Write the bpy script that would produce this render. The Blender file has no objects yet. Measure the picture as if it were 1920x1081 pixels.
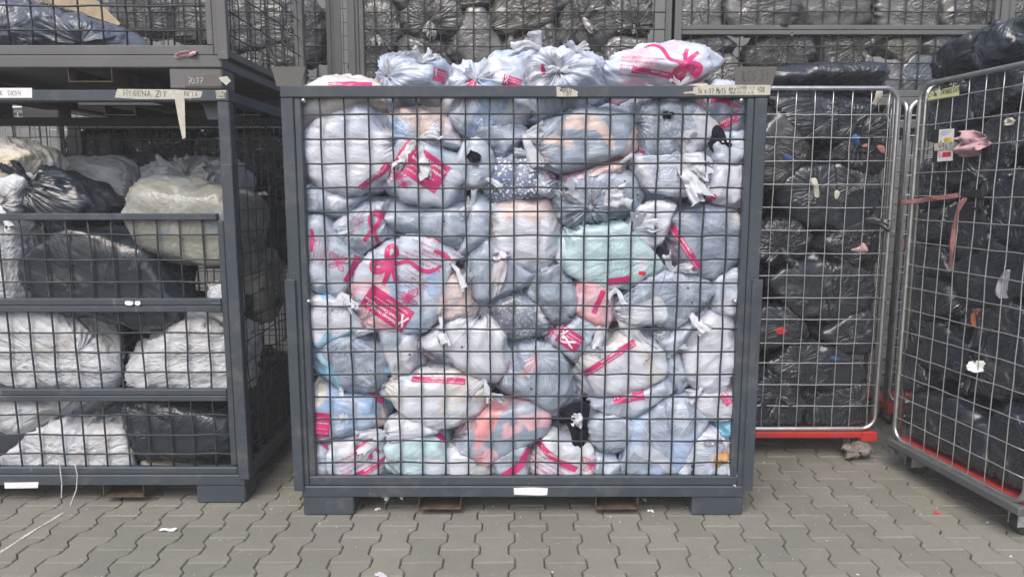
import bpy, bmesh, math, random
import numpy as np
from mathutils import Vector, Matrix
from mathutils.bvhtree import BVHTree
random.seed(7); RS = np.random.RandomState(11)
R = math.radians
SC = bpy.context.scene; COL = SC.collection
# ------------------------------------------------------------ camera, sky, sun, exposure
F, HC, PITCH = 1320.0, 1.436, R(7.978)            # focal length in photo pixels, lens height, downward tilt
cam_d = bpy.data.cameras.new('camera'); cam = bpy.data.objects.new('camera', cam_d); COL.objects.link(cam)
cam.location = (0, 0, HC); cam.rotation_euler = (R(90) - PITCH, 0, 0)
cam_d.sensor_width = 36; cam_d.lens = 36 * F / 1920; cam_d.clip_start = .05; cam_d.clip_end = 500
SC.camera = cam
SUN_EL, SUN_AZ = R(52), R(200)                    # sun high behind the photographer, veiled by cloud
W = bpy.data.worlds.new('World'); SC.world = W; W.use_nodes = True
nt = W.node_tree; bg = nt.nodes['Background']
sky = nt.nodes.new('ShaderNodeTexSky'); sky.sky_type = 'NISHITA'; sky.sun_disc = False
sky.sun_elevation = SUN_EL; sky.sun_rotation = SUN_AZ; sky.air_density = 1.0; sky.dust_density = 4.0; sky.ozone_density = 1.0
nt.links.new(sky.outputs[0], bg.inputs[0]); bg.inputs[1].default_value = .15
sun_d = bpy.data.lights.new('sun', 'SUN'); sun_d.energy = 1.1; sun_d.angle = R(38); sun_d.color = (1, .955, .89)
sun = bpy.data.objects.new('sun', sun_d); COL.objects.link(sun)
sun.rotation_euler = (R(90) - SUN_EL, 0, R(180) - SUN_AZ)
SC.view_settings.view_transform = 'Standard'; SC.view_settings.look = 'None'
SC.view_settings.exposure = 0.80; SC.view_settings.gamma = 1; SC.view_settings.use_curve_mapping = False
SC.cycles.use_denoising = True
SC.cycles.max_bounces = 8

# ------------------------------------------------------------ pixel helpers (where a sight line meets a real plane)
CP, SP = math.cos(PITCH), math.sin(PITCH)
CAM = np.array([0, 0, HC])
def ray(px, py):
    a = (px - 960) / F; b = (540.5 - py) / F
    return np.array([a, CP + b * SP, b * CP - SP])
def onp(px, py, p0, n):
    d = ray(px, py); t = np.dot(np.array(p0) - CAM, n) / np.dot(d, n); return CAM + d * t
def at(px, py, Y): return onp(px, py, (0, Y, 0), (0, 1, 0))
def gnd(px, py, z=0): return onp(px, py, (0, 0, z), (0, 0, 1))

# ------------------------------------------------------------ object helpers
def tag(o, label=None, cat=None, group=None, kind=None):
    if label: o['label'] = label
    if cat: o['category'] = cat
    if group: o['group'] = group
    if kind: o['kind'] = kind
    return o
def empty(name, loc, label=None, cat=None, group=None, rz=0):
    o = bpy.data.objects.new(name, None); COL.objects.link(o); o.location = loc; o.rotation_euler = (0, 0, rz)
    return tag(o, label, cat, group)
def link(name, me, mat=None, parent=None, loc=(0, 0, 0), rot=(0, 0, 0)):
    o = bpy.data.objects.new(name, me); COL.objects.link(o); o.location = loc; o.rotation_euler = rot
    if mat is not None and not me.materials: me.materials.append(mat)
    if parent: o.parent = parent
    return o
def mesh_np(name, V, Fq, smooth=True):
    me = bpy.data.meshes.new(name); V = np.asarray(V, np.float32); Fq = np.asarray(Fq, np.int32)
    me.vertices.add(len(V)); me.vertices.foreach_set('co', V.ravel())
    k = Fq.shape[1]; me.loops.add(Fq.size); me.loops.foreach_set('vertex_index', Fq.ravel())
    me.polygons.add(len(Fq)); me.polygons.foreach_set('loop_start', np.arange(0, Fq.size, k, dtype=np.int32))
    me.polygons.foreach_set('use_smooth', np.full(len(Fq), smooth))
    me.update(calc_edges=True); me.validate(); return me
class MB:
    """collects verts and faces for one mesh object"""
    def __init__(s): s.v = []; s.f = []; s.sm = []
    def add(s, v, f, smooth=False):
        k = len(s.v); s.v += [tuple(p) for p in v]; s.f += [tuple(i + k for i in q) for q in f]; s.sm += [smooth] * len(f); return s
    def box(s, x0, x1, y0, y1, z0, z1, c=.003):
        """box with chamfered edges"""
        c = min(c, (x1 - x0) * .3, (y1 - y0) * .3, (z1 - z0) * .3)
        X, Y, Z = (x0, x1), (y0, y1), (z0, z1); v = []; ix = {}
        for i in (0, 1):
            for j in (0, 1):
                for k in (0, 1):
                    sx, sy, sz = 1 - 2 * i, 1 - 2 * j, 1 - 2 * k
                    for a in range(3):
                        p = [X[i] + sx * c, Y[j] + sy * c, Z[k] + sz * c]; p[a] = (X[i], Y[j], Z[k])[a]
                        ix[i, j, k, a] = len(v); v.append(p)
        f = []
        for a in range(3):
            b, d = (a + 1) % 3, (a + 2) % 3
            def g(sa, sb, sd, w):
                q = [0, 0, 0]; q[a] = sa; q[b] = sb; q[d] = sd; return ix[q[0], q[1], q[2], w]
            for sa in (0, 1):
                q = [g(sa, 0, 0, a), g(sa, 1, 0, a), g(sa, 1, 1, a), g(sa, 0, 1, a)]; f.append(q if sa else q[::-1])
            for sb in (0, 1):
                for sd in (0, 1):
                    q = [g(0, sb, sd, b), g(1, sb, sd, b), g(1, sb, sd, d), g(0, sb, sd, d)]
                    f.append(q if sb == sd else q[::-1])
        for i in (0, 1):
            for j in (0, 1):
                for k in (0, 1):
                    q = [ix[i, j, k, a] for a in range(3)]; f.append(q if (i + j + k) % 2 else q[::-1])
        return s.add(v, f)
    def tube(s, pts, r, n=6, cap=True):
        P = [Vector(p) for p in pts]; v = []; f = []; up = None
        for i, p in enumerate(P):
            t = (P[min(i + 1, len(P) - 1)] - P[max(i - 1, 0)]).normalized()
            if up is None:
                up = Vector((0, 0, 1)) if abs(t.z) < .9 else Vector((1, 0, 0))
            a = t.cross(up).normalized(); b = a.cross(t).normalized(); up = b
            rr = r[i] if isinstance(r, (list, tuple)) else r
            for k in range(n):
                w = 2 * math.pi * k / n; v.append(p + a * (math.cos(w) * rr) + b * (math.sin(w) * rr))
        for i in range(len(P) - 1):
            for k in range(n):
                f.append((i * n + k, i * n + (k + 1) % n, (i + 1) * n + (k + 1) % n, (i + 1) * n + k))
        if cap:
            f.append(tuple(range(n))[::-1]); f.append(tuple((len(P) - 1) * n + k for k in range(n)))
        return s.add(v, f, n > 5)
    def prism(s, outline, y0, y1, axis='y'):
        """an (x,z) outline given thickness along y"""
        n = len(outline); v = [(x, y0, z) for x, z in outline] + [(x, y1, z) for x, z in outline]
        f = [tuple(range(n)), tuple(range(n, 2 * n))[::-1]] + [(i, i + n, (i + 1) % n + n, (i + 1) % n) for i in range(n)]
        return s.add(v, f)
    def strip(s, pts, wvec, w, yoff=0):
        """a flat ribbon along pts, w wide along wvec per point"""
        v = []; f = []
        for i, p in enumerate(pts):
            q = np.asarray(wvec[i] if isinstance(wvec, list) else wvec, float) * (w[i] if isinstance(w, list) else w) * .5
            v += [np.asarray(p) - q, np.asarray(p) + q]
        f = [(2 * i, 2 * i + 1, 2 * i + 3, 2 * i + 2) for i in range(len(pts) - 1)]
        return s.add(v, f, True)
    def mesh(s, name):
        me = bpy.data.meshes.new(name); me.from_pydata([tuple(map(float, p)) for p in s.v], [], s.f)
        me.polygons.foreach_set('use_smooth', s.sm)
        bm = bmesh.new(); bm.from_mesh(me); bmesh.ops.recalc_face_normals(bm, faces=bm.faces); bm.to_mesh(me); bm.free()
        return me
    def build(s, name, mat, parent=None, loc=(0, 0, 0), rot=(0, 0, 0)):
        return link(name, s.mesh(name), mat, parent, loc, rot)
def boxo(name, mat, parent, *b, c=.003): return MB().box(*b, c=c).build(name, mat, parent)

# ------------------------------------------------------------ gradient noise in numpy
_perm = RS.permutation(256); _perm = np.concatenate([_perm, _perm]); _g = RS.normal(size=(256, 3)); _g /= np.linalg.norm(_g, axis=1)[:, None]
def pn(p, seed=0.0):
    p = np.asarray(p, float) + np.array([seed * 17.31, seed * 5.77, seed * 9.13]); i = np.floor(p).astype(int); f = p - i
    u = f * f * f * (f * (f * 6 - 15) + 10); out = 0
    for dx in (0, 1):
        for dy in (0, 1):
            for dz in (0, 1):
                h = _perm[(_perm[(_perm[(i[:, 0] + dx) & 255] + i[:, 1] + dy) & 255] + i[:, 2] + dz) & 255]
                g = _g[h]; w = (u[:, 0] if dx else 1 - u[:, 0]) * (u[:, 1] if dy else 1 - u[:, 1]) * (u[:, 2] if dz else 1 - u[:, 2])
                out = out + w * (g[:, 0] * (f[:, 0] - dx) + g[:, 1] * (f[:, 1] - dy) + g[:, 2] * (f[:, 2] - dz))
    return out * 1.7
def ridge(p, seed): return np.clip(1 - np.abs(pn(p, seed)) * 2.2, 0, 1)

# ------------------------------------------------------------ materials
class NT:
    def __init__(s, name):
        s.m = bpy.data.materials.new(name); s.m.use_nodes = True; s.t = s.m.node_tree
        s.b = s.t.nodes['Principled BSDF']; s.out = s.t.nodes['Material Output']
    def n(s, typ, **kw):
        o = s.t.nodes.new('ShaderNode' + typ)
        for k, v in kw.items(): setattr(o, k, v)
        return o
    def set(s, sock, v):
        if isinstance(v, bpy.types.NodeSocket): s.t.links.new(v, sock)
        elif isinstance(v, (tuple, list)) and len(v) == 3 and sock.type == 'RGBA': sock.default_value = (*v, 1)
        else: sock.default_value = v
    def math(s, op, a, b=0.0, clamp=False):
        o = s.n('Math', operation=op, use_clamp=clamp); s.set(o.inputs[0], a); s.set(o.inputs[1], b); return o.outputs[0]
    def vmath(s, op, a, b):
        o = s.n('VectorMath', operation=op); s.set(o.inputs[0], a); s.set(o.inputs[1], b); return o.outputs[0]
    def mix(s, f, a, b, blend='MIX'):
        o = s.n('Mix', data_type='RGBA', blend_type=blend); s.set(o.inputs[0], f); s.set(o.inputs[6], a); s.set(o.inputs[7], b); return o.outputs[2]
    def noise(s, vec, scale, detail=2.0, rough=.5, dist=0.0):
        o = s.n('TexNoise'); s.set(o.inputs['Scale'], scale); o.inputs['Detail'].default_value = detail
        o.inputs['Roughness'].default_value = rough; o.inputs['Distortion'].default_value = dist
        if vec is not None: s.set(o.inputs['Vector'], vec)
        return o.outputs['Fac']
    def smooth(s, v, a, b):
        o = s.n('MapRange', interpolation_type='SMOOTHSTEP'); s.set(o.inputs[0], v); s.set(o.inputs[1], a); s.set(o.inputs[2], b); return o.outputs[0]
    def attr(s, name, typ='GEOMETRY', out='Vector'):
        o = s.n('Attribute', attribute_name=name, attribute_type=typ); return o.outputs[out]
    def obj(s): return s.n('TexCoord').outputs['Object']
    def bump(s, h, dist, strength=1.0):
        o = s.n('Bump'); s.set(o.inputs['Height'], h); o.inputs['Distance'].default_value = dist; o.inputs['Strength'].default_value = strength
        s.t.links.new(o.outputs[0], s.b.inputs['Normal'])
    def fin(s, col=None, rough=None, spec=None, metal=None):
        if col is not None: s.set(s.b.inputs['Base Color'], col)
        if rough is not None: s.set(s.b.inputs['Roughness'], rough)
        if spec is not None: s.set(s.b.inputs['Specular IOR Level'], spec)
        if metal is not None: s.set(s.b.inputs['Metallic'], metal)
        return s.m

def m_film():
    """milky polythene stretched over clothing; colours come from the object's own properties"""
    n = NT('printed_film'); P = n.vmath('ADD', n.obj(), n.attr('seed', 'OBJECT'))
    c1, c2, c3 = (n.attr(k, 'OBJECT', 'Color') for k in ('c1', 'c2', 'c3')); milk = n.attr('milk', 'OBJECT', 'Fac'); dots = n.attr('dots', 'OBJECT', 'Fac')
    t1 = n.attr('t1', 'OBJECT', 'Fac')
    f1 = n.noise(P, 4.2, 1.2, .45, .5); f2 = n.noise(n.vmath('ADD', P, (7.3, 1.1, 4.7)), 5.0, 1.2, .45, .7)
    f3 = n.noise(n.vmath('ADD', P, (2.3, 9.1, 1.7)), 8.0, 1.0, .45, .6)
    col = n.mix(n.smooth(f1, t1, n.math('ADD', t1, .035)), c1, c2)
    col = n.mix(n.smooth(f2, .57, .6), col, c3)
    col = n.mix(n.math('MULTIPLY', n.smooth(f3, .55, .62), .35), col, n.mix(.5, c1, (.6, .62, .66)))
    vo = n.n('TexVoronoi', feature='F1'); n.set(vo.inputs['Vector'], P); vo.inputs['Scale'].default_value = 70
    d = n.math('MULTIPLY', n.smooth(vo.outputs['Distance'], .42, .30), dots)
    col = n.mix(d, col, (.82, .82, .84))
    # folds of the clothing underneath
    fold = n.noise(P, 13, 3, .6, 1.2); col = n.mix(n.smooth(fold, .3, .75), n.mix(.16, col, (.1, .1, .12)), col)
    st = n.attr('st'); wr = n.attr('wr'); env = n.attr('env', out='Fac'); w2 = n.attr('w2'); env2 = n.attr('env2', out='Fac'); fc = n.attr('fc', 'OBJECT', 'Color')
    s1 = n.noise(st, 2.4, 3, .55); s2 = n.noise(wr, 3.2, 3.0, .55); s3 = n.noise(n.vmath('MULTIPLY', st, (2.2, .45, 1.7)), 1.0, 3, .55)
    streak = n.math('MULTIPLY', n.math('MULTIPLY', n.smooth(s1, .57, .72), n.smooth(n.noise(P, 5.5, 1, .5), .45, .62)), .4)
    s4 = n.noise(w2, 3.0, 2.5, .55); rad = n.math('MULTIPLY', n.math('ADD', n.math('MULTIPLY', n.smooth(s2, .50, .68), env), n.math('MULTIPLY', n.smooth(s4, .52, .68), env2)), .6)
    loose = n.smooth(n.noise(n.vmath('ADD', P, (4.4, 3.3, 2.2)), 6, 2, .5, .8), .5, .72)
    fac = n.math('ADD', n.math('ADD', n.math('MULTIPLY', milk, .55), streak), n.math('ADD', rad, n.math('MULTIPLY', loose, .16)), True)
    fac = n.math('MINIMUM', fac, .93)
    base = n.mix(fac, col, fc)
    h = n.math('ADD', n.math('MULTIPLY', s1, .7), n.math('ADD', n.math('MULTIPLY', n.math('MULTIPLY', s2, env), 1.6), n.math('ADD', n.math('MULTIPLY', s3, .5), n.math('MULTIPLY', n.math('MULTIPLY', s4, env2), 1.4))))
    n.b.inputs['Subsurface Weight'].default_value = .35; n.b.inputs['Subsurface Radius'].default_value = (1, .95, .9); n.b.inputs['Subsurface Scale'].default_value = .03
    n.bump(h, .0075, .9)
    return n.fin(base, n.math('ADD', .15, n.math('MULTIPLY', s3, .2)), .5)
def m_black():
    """thin black refuse-sack plastic, tint per object"""
    n = NT('black_sack_film'); st = n.attr('st'); wr = n.attr('wr'); env = n.attr('env', out='Fac'); w2 = n.attr('w2'); env2 = n.attr('env2', out='Fac'); c1 = n.attr('c1', 'OBJECT', 'Color')
    s1 = n.noise(st, 1.6, 1.5, .45, .3); s2 = n.noise(wr, 3.4, 1.5, .45); s4 = n.noise(w2, 3.2, 1.5, .45); s3 = n.noise(n.obj(), 7, 2, .5)
    gate = n.smooth(n.noise(n.obj(), 5, 1, .5), .42, .6)
    h = n.math('ADD', n.math('MULTIPLY', n.math('MULTIPLY', s1, gate), 1.1), n.math('ADD', n.math('MULTIPLY', n.math('MULTIPLY', s2, env), 2.0), n.math('ADD', n.math('MULTIPLY', n.math('MULTIPLY', s4, env2), 1.8), n.math('MULTIPLY', s3, .8))))
    n.bump(n.math('MULTIPLY', h, n.attr('bs', 'OBJECT', 'Fac')), .021, 1.0)
    dust = n.noise(n.obj(), 9, 4, .6)
    col = n.mix(n.math('MULTIPLY', n.smooth(dust, .5, .8), .12), c1, (.11, .11, .115))
    return n.fin(col, n.math('ADD', .17, n.math('MULTIPLY', dust, .18)), .7)
def m_woven():
    """woven polypropylene sack"""
    n = NT('woven_sack'); P = n.obj(); c1 = n.attr('c1', 'OBJECT', 'Color'); c2 = n.attr('c2', 'OBJECT', 'Color')
    st = n.attr('st'); s1 = n.noise(st, 1.2, 3, .5); s2 = n.noise(P, 9, 3, .5, 1.0)
    col = n.mix(n.smooth(n.noise(P, 5, 4, .6, .6), .48, .68), c1, c2)
    n.bump(n.math('ADD', s1, n.math('MULTIPLY', s2, .7)), .024, .9)
    return n.fin(col, .55, .35)
def m_paint(name, c, rough=.45, wear=(.3, .3, .3), amt=.35):
    n = NT(name); P = n.n('NewGeometry').outputs['Position']; a = n.noise(P, 3.5, 4, .6); b = n.noise(n.vmath('MULTIPLY', P, (40, 40, 9)), 1.0, 4, .65)
    h = n.noise(n.vmath('MULTIPLY', P, (7, 60, 60)), 1.0, 4, .6); sp = n.noise(P, 45, 3, .6); dirt = n.noise(P, 11, 5, .65)
    col = n.mix(n.math('MULTIPLY', n.smooth(a, .35, .75), .35), c, tuple(x * 1.45 + .015 for x in c))
    col = n.mix(n.math('MULTIPLY', n.smooth(dirt, .5, .72), .45), col, (.13, .125, .11))
    col = n.mix(n.math('MULTIPLY', n.smooth(b, .66, .74), amt), col, wear); col = n.mix(n.math('MULTIPLY', n.smooth(h, .68, .74), amt), col, wear)
    col = n.mix(n.math('MULTIPLY', n.smooth(sp, .71, .75), amt * 1.4), col, (.10, .045, .02))
    n.bump(n.math('ADD', b, sp), .0008, .5)
    return n.fin(col, n.math('ADD', rough, n.math('MULTIPLY', dirt, .3)), .42)
def m_plain(name, c, rough=.6, spec=.4, var=.25, scale=30, metal=0, bump=0.0):
    n = NT(name); P = n.obj(); a = n.noise(P, scale, 4, .6)
    col = n.mix(n.smooth(a, .3, .75), tuple(x * (1 - var) for x in c), tuple(min(1, x * (1 + var)) for x in c))
    if bump: n.bump(a, bump, .8)
    return n.fin(col, rough, spec, metal)
def m_sheet():
    n = NT('thin_white_film'); st = n.noise(n.obj(), 55, 3, .6, 1.0); n.bump(st, .004, .7)
    n.fin((.66, .69, .75), .38, .5)
    tr = n.n('BsdfTranslucent'); tr.inputs[0].default_value = (.66, .69, .75, 1); mx = n.n('MixShader'); mx.inputs[0].default_value = .3
    n.t.links.new(n.b.outputs[0], mx.inputs[1]); n.t.links.new(tr.outputs[0], mx.inputs[2]); n.t.links.new(mx.outputs[0], n.out.inputs[0])
    return n.m
def m_paver():
    n = NT('concrete_paver'); P = n.n('NewGeometry').outputs['Position']; oi = n.n('ObjectInfo').outputs['Random']
    big = n.noise(P, 1.3, 4, .6); mid = n.noise(P, 14, 5, .65); fine = n.noise(P, 260, 2, .6); spk = n.noise(P, 90, 3, .7)
    c = n.mix(n.smooth(oi, 0.0, 1.0), (.165, .164, .138), (.205, .201, .165))
    c = n.mix(n.math('MULTIPLY', n.smooth(big, .35, .7), .5), c, (.135, .137, .125))
    c = n.mix(n.math('MULTIPLY', n.smooth(mid, .5, .75), .35), c, (.23, .225, .205))
    c = n.mix(n.math('MULTIPLY', n.smooth(mid, .45, .25), .4), c, (.105, .107, .098))
    c = n.mix(n.math('MULTIPLY', n.smooth(fine, .4, .7), .3), c, (.3, .29, .26))
    c = n.mix(n.math('MULTIPLY', n.smooth(spk, .68, .74), .6), c, (.42, .42, .40))
    n.bump(n.math('ADD', fine, mid), .0025, .7)
    return n.fin(c, .85, .3)
M = {}
M['film'] = m_film(); M['black'] = m_black(); M['woven'] = m_woven(); M['sheet'] = m_sheet(); M['paver'] = m_paver()
M['steel'] = m_paint('anthracite_paint', (.040, .051, .064), .36); M['wire'] = m_paint('anthracite_wire', (.018, .025, .034), .4)
M['glaresteel'] = m_paint('glare_lightened_paint', (.105, .108, .108), .42)  # same anthracite paint, lens glare over the far cages lightened into its colour
M['oldsteel'] = m_paint('scuffed_brown_steel', (.105, .10, .092), .6, (.2, .16, .12), .5)
M['rust'] = m_plain('rusty_steel', (.075, .055, .04), .8, .3, .5, 18, 0, .002)
M['zinc'] = m_plain('zinc_plated_tube', (.56, .57, .58), .33, .5, .15, 25, .9)
M['zwire'] = m_plain('zinc_wire', (.62, .63, .63), .4, .5, .12, 40, .75)
M['red'] = m_paint('red_plastic', (.40, .02, .018), .45, (.3, .05, .04), .3)
M['greyrail'] = m_paint('grey_steel_rail', (.075, .08, .085), .45, (.35, .35, .35), .3)
M['rubber'] = m_plain('grey_rubber', (.03, .03, .032), .7); M['wheel'] = m_plain('wheel_hub', (.38, .35, .28), .5); M['casterm'] = m_plain('pale_caster_steel', (.42, .42, .40), .4, .5, .2, 40, .3)
M['magenta'] = m_plain('magenta_print', (.54, .035, .165), .36, .5, .06, 60); M['white_ink'] = m_plain('white_print', (.78, .74, .76), .4, .5, .04)
M['grey_ink'] = m_plain('grey_print', (.5, .47, .5), .4, .5, .04)
M['tape'] = m_plain('masking_tape', (.47, .46, .39), .7, .3, .12, 60, 0, .001); M['paper'] = m_plain('white_paper', (.72, .72, .72), .7, .3, .06, 50)
M['greentape'] = m_plain('yellow_green_tape', (.56, .58, .30), .6, .3, .08); M['ink'] = m_plain('marker_ink', (.05, .05, .06), .6)
M['faint'] = m_plain('faded_marker', (.075, .073, .068), .6); M['chalk'] = m_plain('chalk_mark', (.5, .5, .49), .9, .2, .4, 90)
M['card'] = m_plain('cardboard', (.36, .29, .2), .75, .3, .15, 25); M['tarp'] = m_plain('blue_grey_sheet', (.12, .15, .20), .45)
M['pink'] = m_plain('pink_cloth', (.52, .34, .36), .85, .2, .15, 60, 0, .002); M['strap'] = m_plain('faded_red_strap', (.33, .15, .14), .8, .2, .2, 60)
M['redcloth'] = m_plain('red_cloth', (.55, .03, .04), .8); M['bluecloth'] = m_plain('blue_cloth', (.04, .13, .32), .8, .2, .2, 60)
M['orange'] = m_plain('orange_cloth', (.2, .065, .03), .8); M['darkcloth'] = m_plain('black_cloth', (.012, .013, .02), .9, .1, .3, 50, 0, .004)
M['tan'] = m_plain('tan_cloth', (.55, .30, .13), .85, .2, .15, 40, 0, .003); M['denim'] = m_plain('denim', (.03, .075, .2), .85, .2, .3, 120, 0, .002)
M['greyfilm'] = m_plain('grey_film_patch', (.22, .23, .26), .35)
M['sock'] = m_plain('grey_knit', (.5, .48, .52), .9, .2, .12, 60, 0, .002); M['rag'] = m_plain('brown_rag', (.17, .15, .14), .85, .2, .35, 40, 0, .003)
M['board'] = m_plain('black_board', (.02, .02, .022), .5); M['yellow'] = m_plain('yellow_print', (.65, .5, .06), .6); M['redprint'] = m_plain('red_print', (.6, .03, .03), .6)
M['wall'] = m_paint('grey_cladding', (.17, .175, .18), .6); M['joint'] = m_plain('joint_sand', (.09, .085, .07), .95, .2, .35, 120)
M['string'] = m_plain('white_string', (.6, .6, .58), .8)
# ============================================================ SETTING
YC, YL, YR, YB = 2.965, 3.09, 3.645, 4.45            # front faces: full cage, left cages, back roll cage, rear stacks
g = MB(); S = 20
g.add([(-S, -S, -.014), (S, -S, -.014), (S, S, -.014), (-S, S, -.014)], [(0, 1, 2, 3)])
ground = tag(g.build('ground', M['joint']), kind='structure')
PL, PP = .2, .14                                     # paver length, column pitch
def paver_mesh(seed):
    rr = random.Random(seed); hw, hn, gap = .0825, .0575, .0022
    half = [(hw, -.1), (hw, -.068), (hn, -.036), (hn, .036), (hw, .068), (hw, .1)]
    out = [(x - gap, y * (1 - gap / .1)) for x, y in half] + [(-x + gap, y * (1 - gap / .1)) for x, y in half[::-1]]
    ch = .0045; cx = [(x - math.copysign(ch, x), y - math.copysign(ch, y) * (abs(y) / .1)) for x, y in out]; n = len(out)
    dz = [rr.uniform(-.0012, .0012) for _ in out]
    v = [(x, y, -.03) for x, y in out] + [(x, y, -.005 + d) for (x, y), d in zip(out, dz)] + [(x, y, d * .5) for (x, y), d in zip(cx, dz)]
    f = [tuple(range(2 * n, 3 * n))]
    for i in range(n):
        j = (i + 1) % n; f += [(i, j, n + j, n + i), (n + i, n + j, 2 * n + j, 2 * n + i)]
    return v, f
pv = [paver_mesh(k) for k in range(5)]; pm = []
for v, f in pv:
    b = MB(); b.add(v, f); me = b.mesh('paver'); me.materials.append(M['paver']); pm.append(me)
slots = []
X0 = gnd(1017, 947)[0]; Y0 = gnd(1017, 947)[1]
for i in range(-38, 40):
    for j in range(-14, 30):
        x = X0 + .07 + i * PP; y = Y0 + (j + (.5 if i % 2 else 0)) * PL
        if not (.9 < y < 7.0): continue
        d = np.array([x, y, 0]) - CAM; zf = d[1] * CP - d[2] * SP; u = 960 + F * d[0] / zf; w = 540.5 - F * (d[1] * SP + d[2] * CP) / zf
        inview = -40 < u < 1960 and w < 1110 and zf > .3
        hid = (y > YC + .35 and -.95 < x < 1.05) or (y > YL + .5 and x < -1.25) or y > 4.5
        slots.append((0 if inview and not hid else 1, zf, x, y))
slots.sort()
stuff = MB()
for k, (h, zf, x, y) in enumerate(slots):
    z = random.uniform(-.0015, .0012)
    if k < 300 and h == 0:
        link('paver', random.choice(pm), None, ground, (x, y, z), (random.uniform(-.004, .004), random.uniform(-.004, .004), random.uniform(-.006, .006)))
    else:
        v, f = random.choice(pv); stuff.add([(a + x, b + y, c + z) for a, b, c in v], f)
tag(stuff.build('paver_field', M['paver'], ground), kind='stuff')
# pale wall of the warehouse far behind the stacks
wl = empty('warehouse_wall', (0, 6.6, 0), 'grey clad warehouse wall behind the rear cage stacks', 'wall')
boxo('wall_panel', M['wall'], wl, -9, 9, 0, .2, 0, 6.0)
for k in range(45): boxo('rib', M['wall'], wl, -9 + k * .4, -8.96 + k * .4, -.025, 0.002, .02, 5.98, c=.008)

# closed fog volume added round camera and scene, lifts blacks like lens glare
hm = bpy.data.materials.new('glare_haze'); hm.use_nodes = True; hm.node_tree.nodes.remove(hm.node_tree.nodes['Principled BSDF'])
hv = hm.node_tree.nodes.new('ShaderNodeVolumePrincipled'); hv.inputs['Density'].default_value = .010; hv.inputs['Color'].default_value = (.9, .9, .88, 1)
hm.node_tree.links.new(hv.outputs[0], hm.node_tree.nodes['Material Output'].inputs['Volume'])
tag(MB().box(-21, 21, -21, 21, -1.03, 6.4, c=.001).build('added_haze', hm), kind='stuff')
# ============================================================ CAGES
_wc = {}
def wire_mesh(L, ax, r=.0041, mat='wire', jit=.0032, key=0):
    k = (round(L, 3), ax, r, mat, key)
    if k not in _wc:
        rr = random.Random(str(k)); n = max(2, int(L / .1) + 1); pts = []
        for i in range(n + 1):
            t = L * i / n; a, b = rr.uniform(-jit, jit), rr.uniform(-jit * .5, jit * .5)
            pts.append((a, b, t) if ax == 'z' else ((t, b, a) if ax == 'x' else (b, t, a)))
        me = MB().tube(pts, r, 6).mesh('wire'); me.materials.append(M[mat]); _wc[k] = me
    return _wc[k]
def wire(parent, name, p, L, ax, **kw):
    return link(name, wire_mesh(L, ax, key=random.randrange(3), **kw), None, parent, p)
def frange(a, b, s):
    n = int((b - a) / s + 1e-6); return [a + s * i for i in range(n + 1)]
def mesh_panel(cg, a0, a1, z0, z1, fixed, ax, va, vz, **kw):
    """welded wire panel: uprights at va, cross wires at vz, in the plane x=fixed ('y' run) or y=fixed ('x' run)"""
    for a in va: wire(cg, 'vertical_wire', (a, fixed + .004, z0) if ax == 'x' else (fixed + .004, a, z0), z1 - z0, 'z', **kw)
    for z in vz: wire(cg, 'horizontal_wire', (a0, fixed - .0015, z) if ax == 'x' else (fixed - .0015, a0, z), a1 - a0, ax, **kw)
H = 1.857
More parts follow.
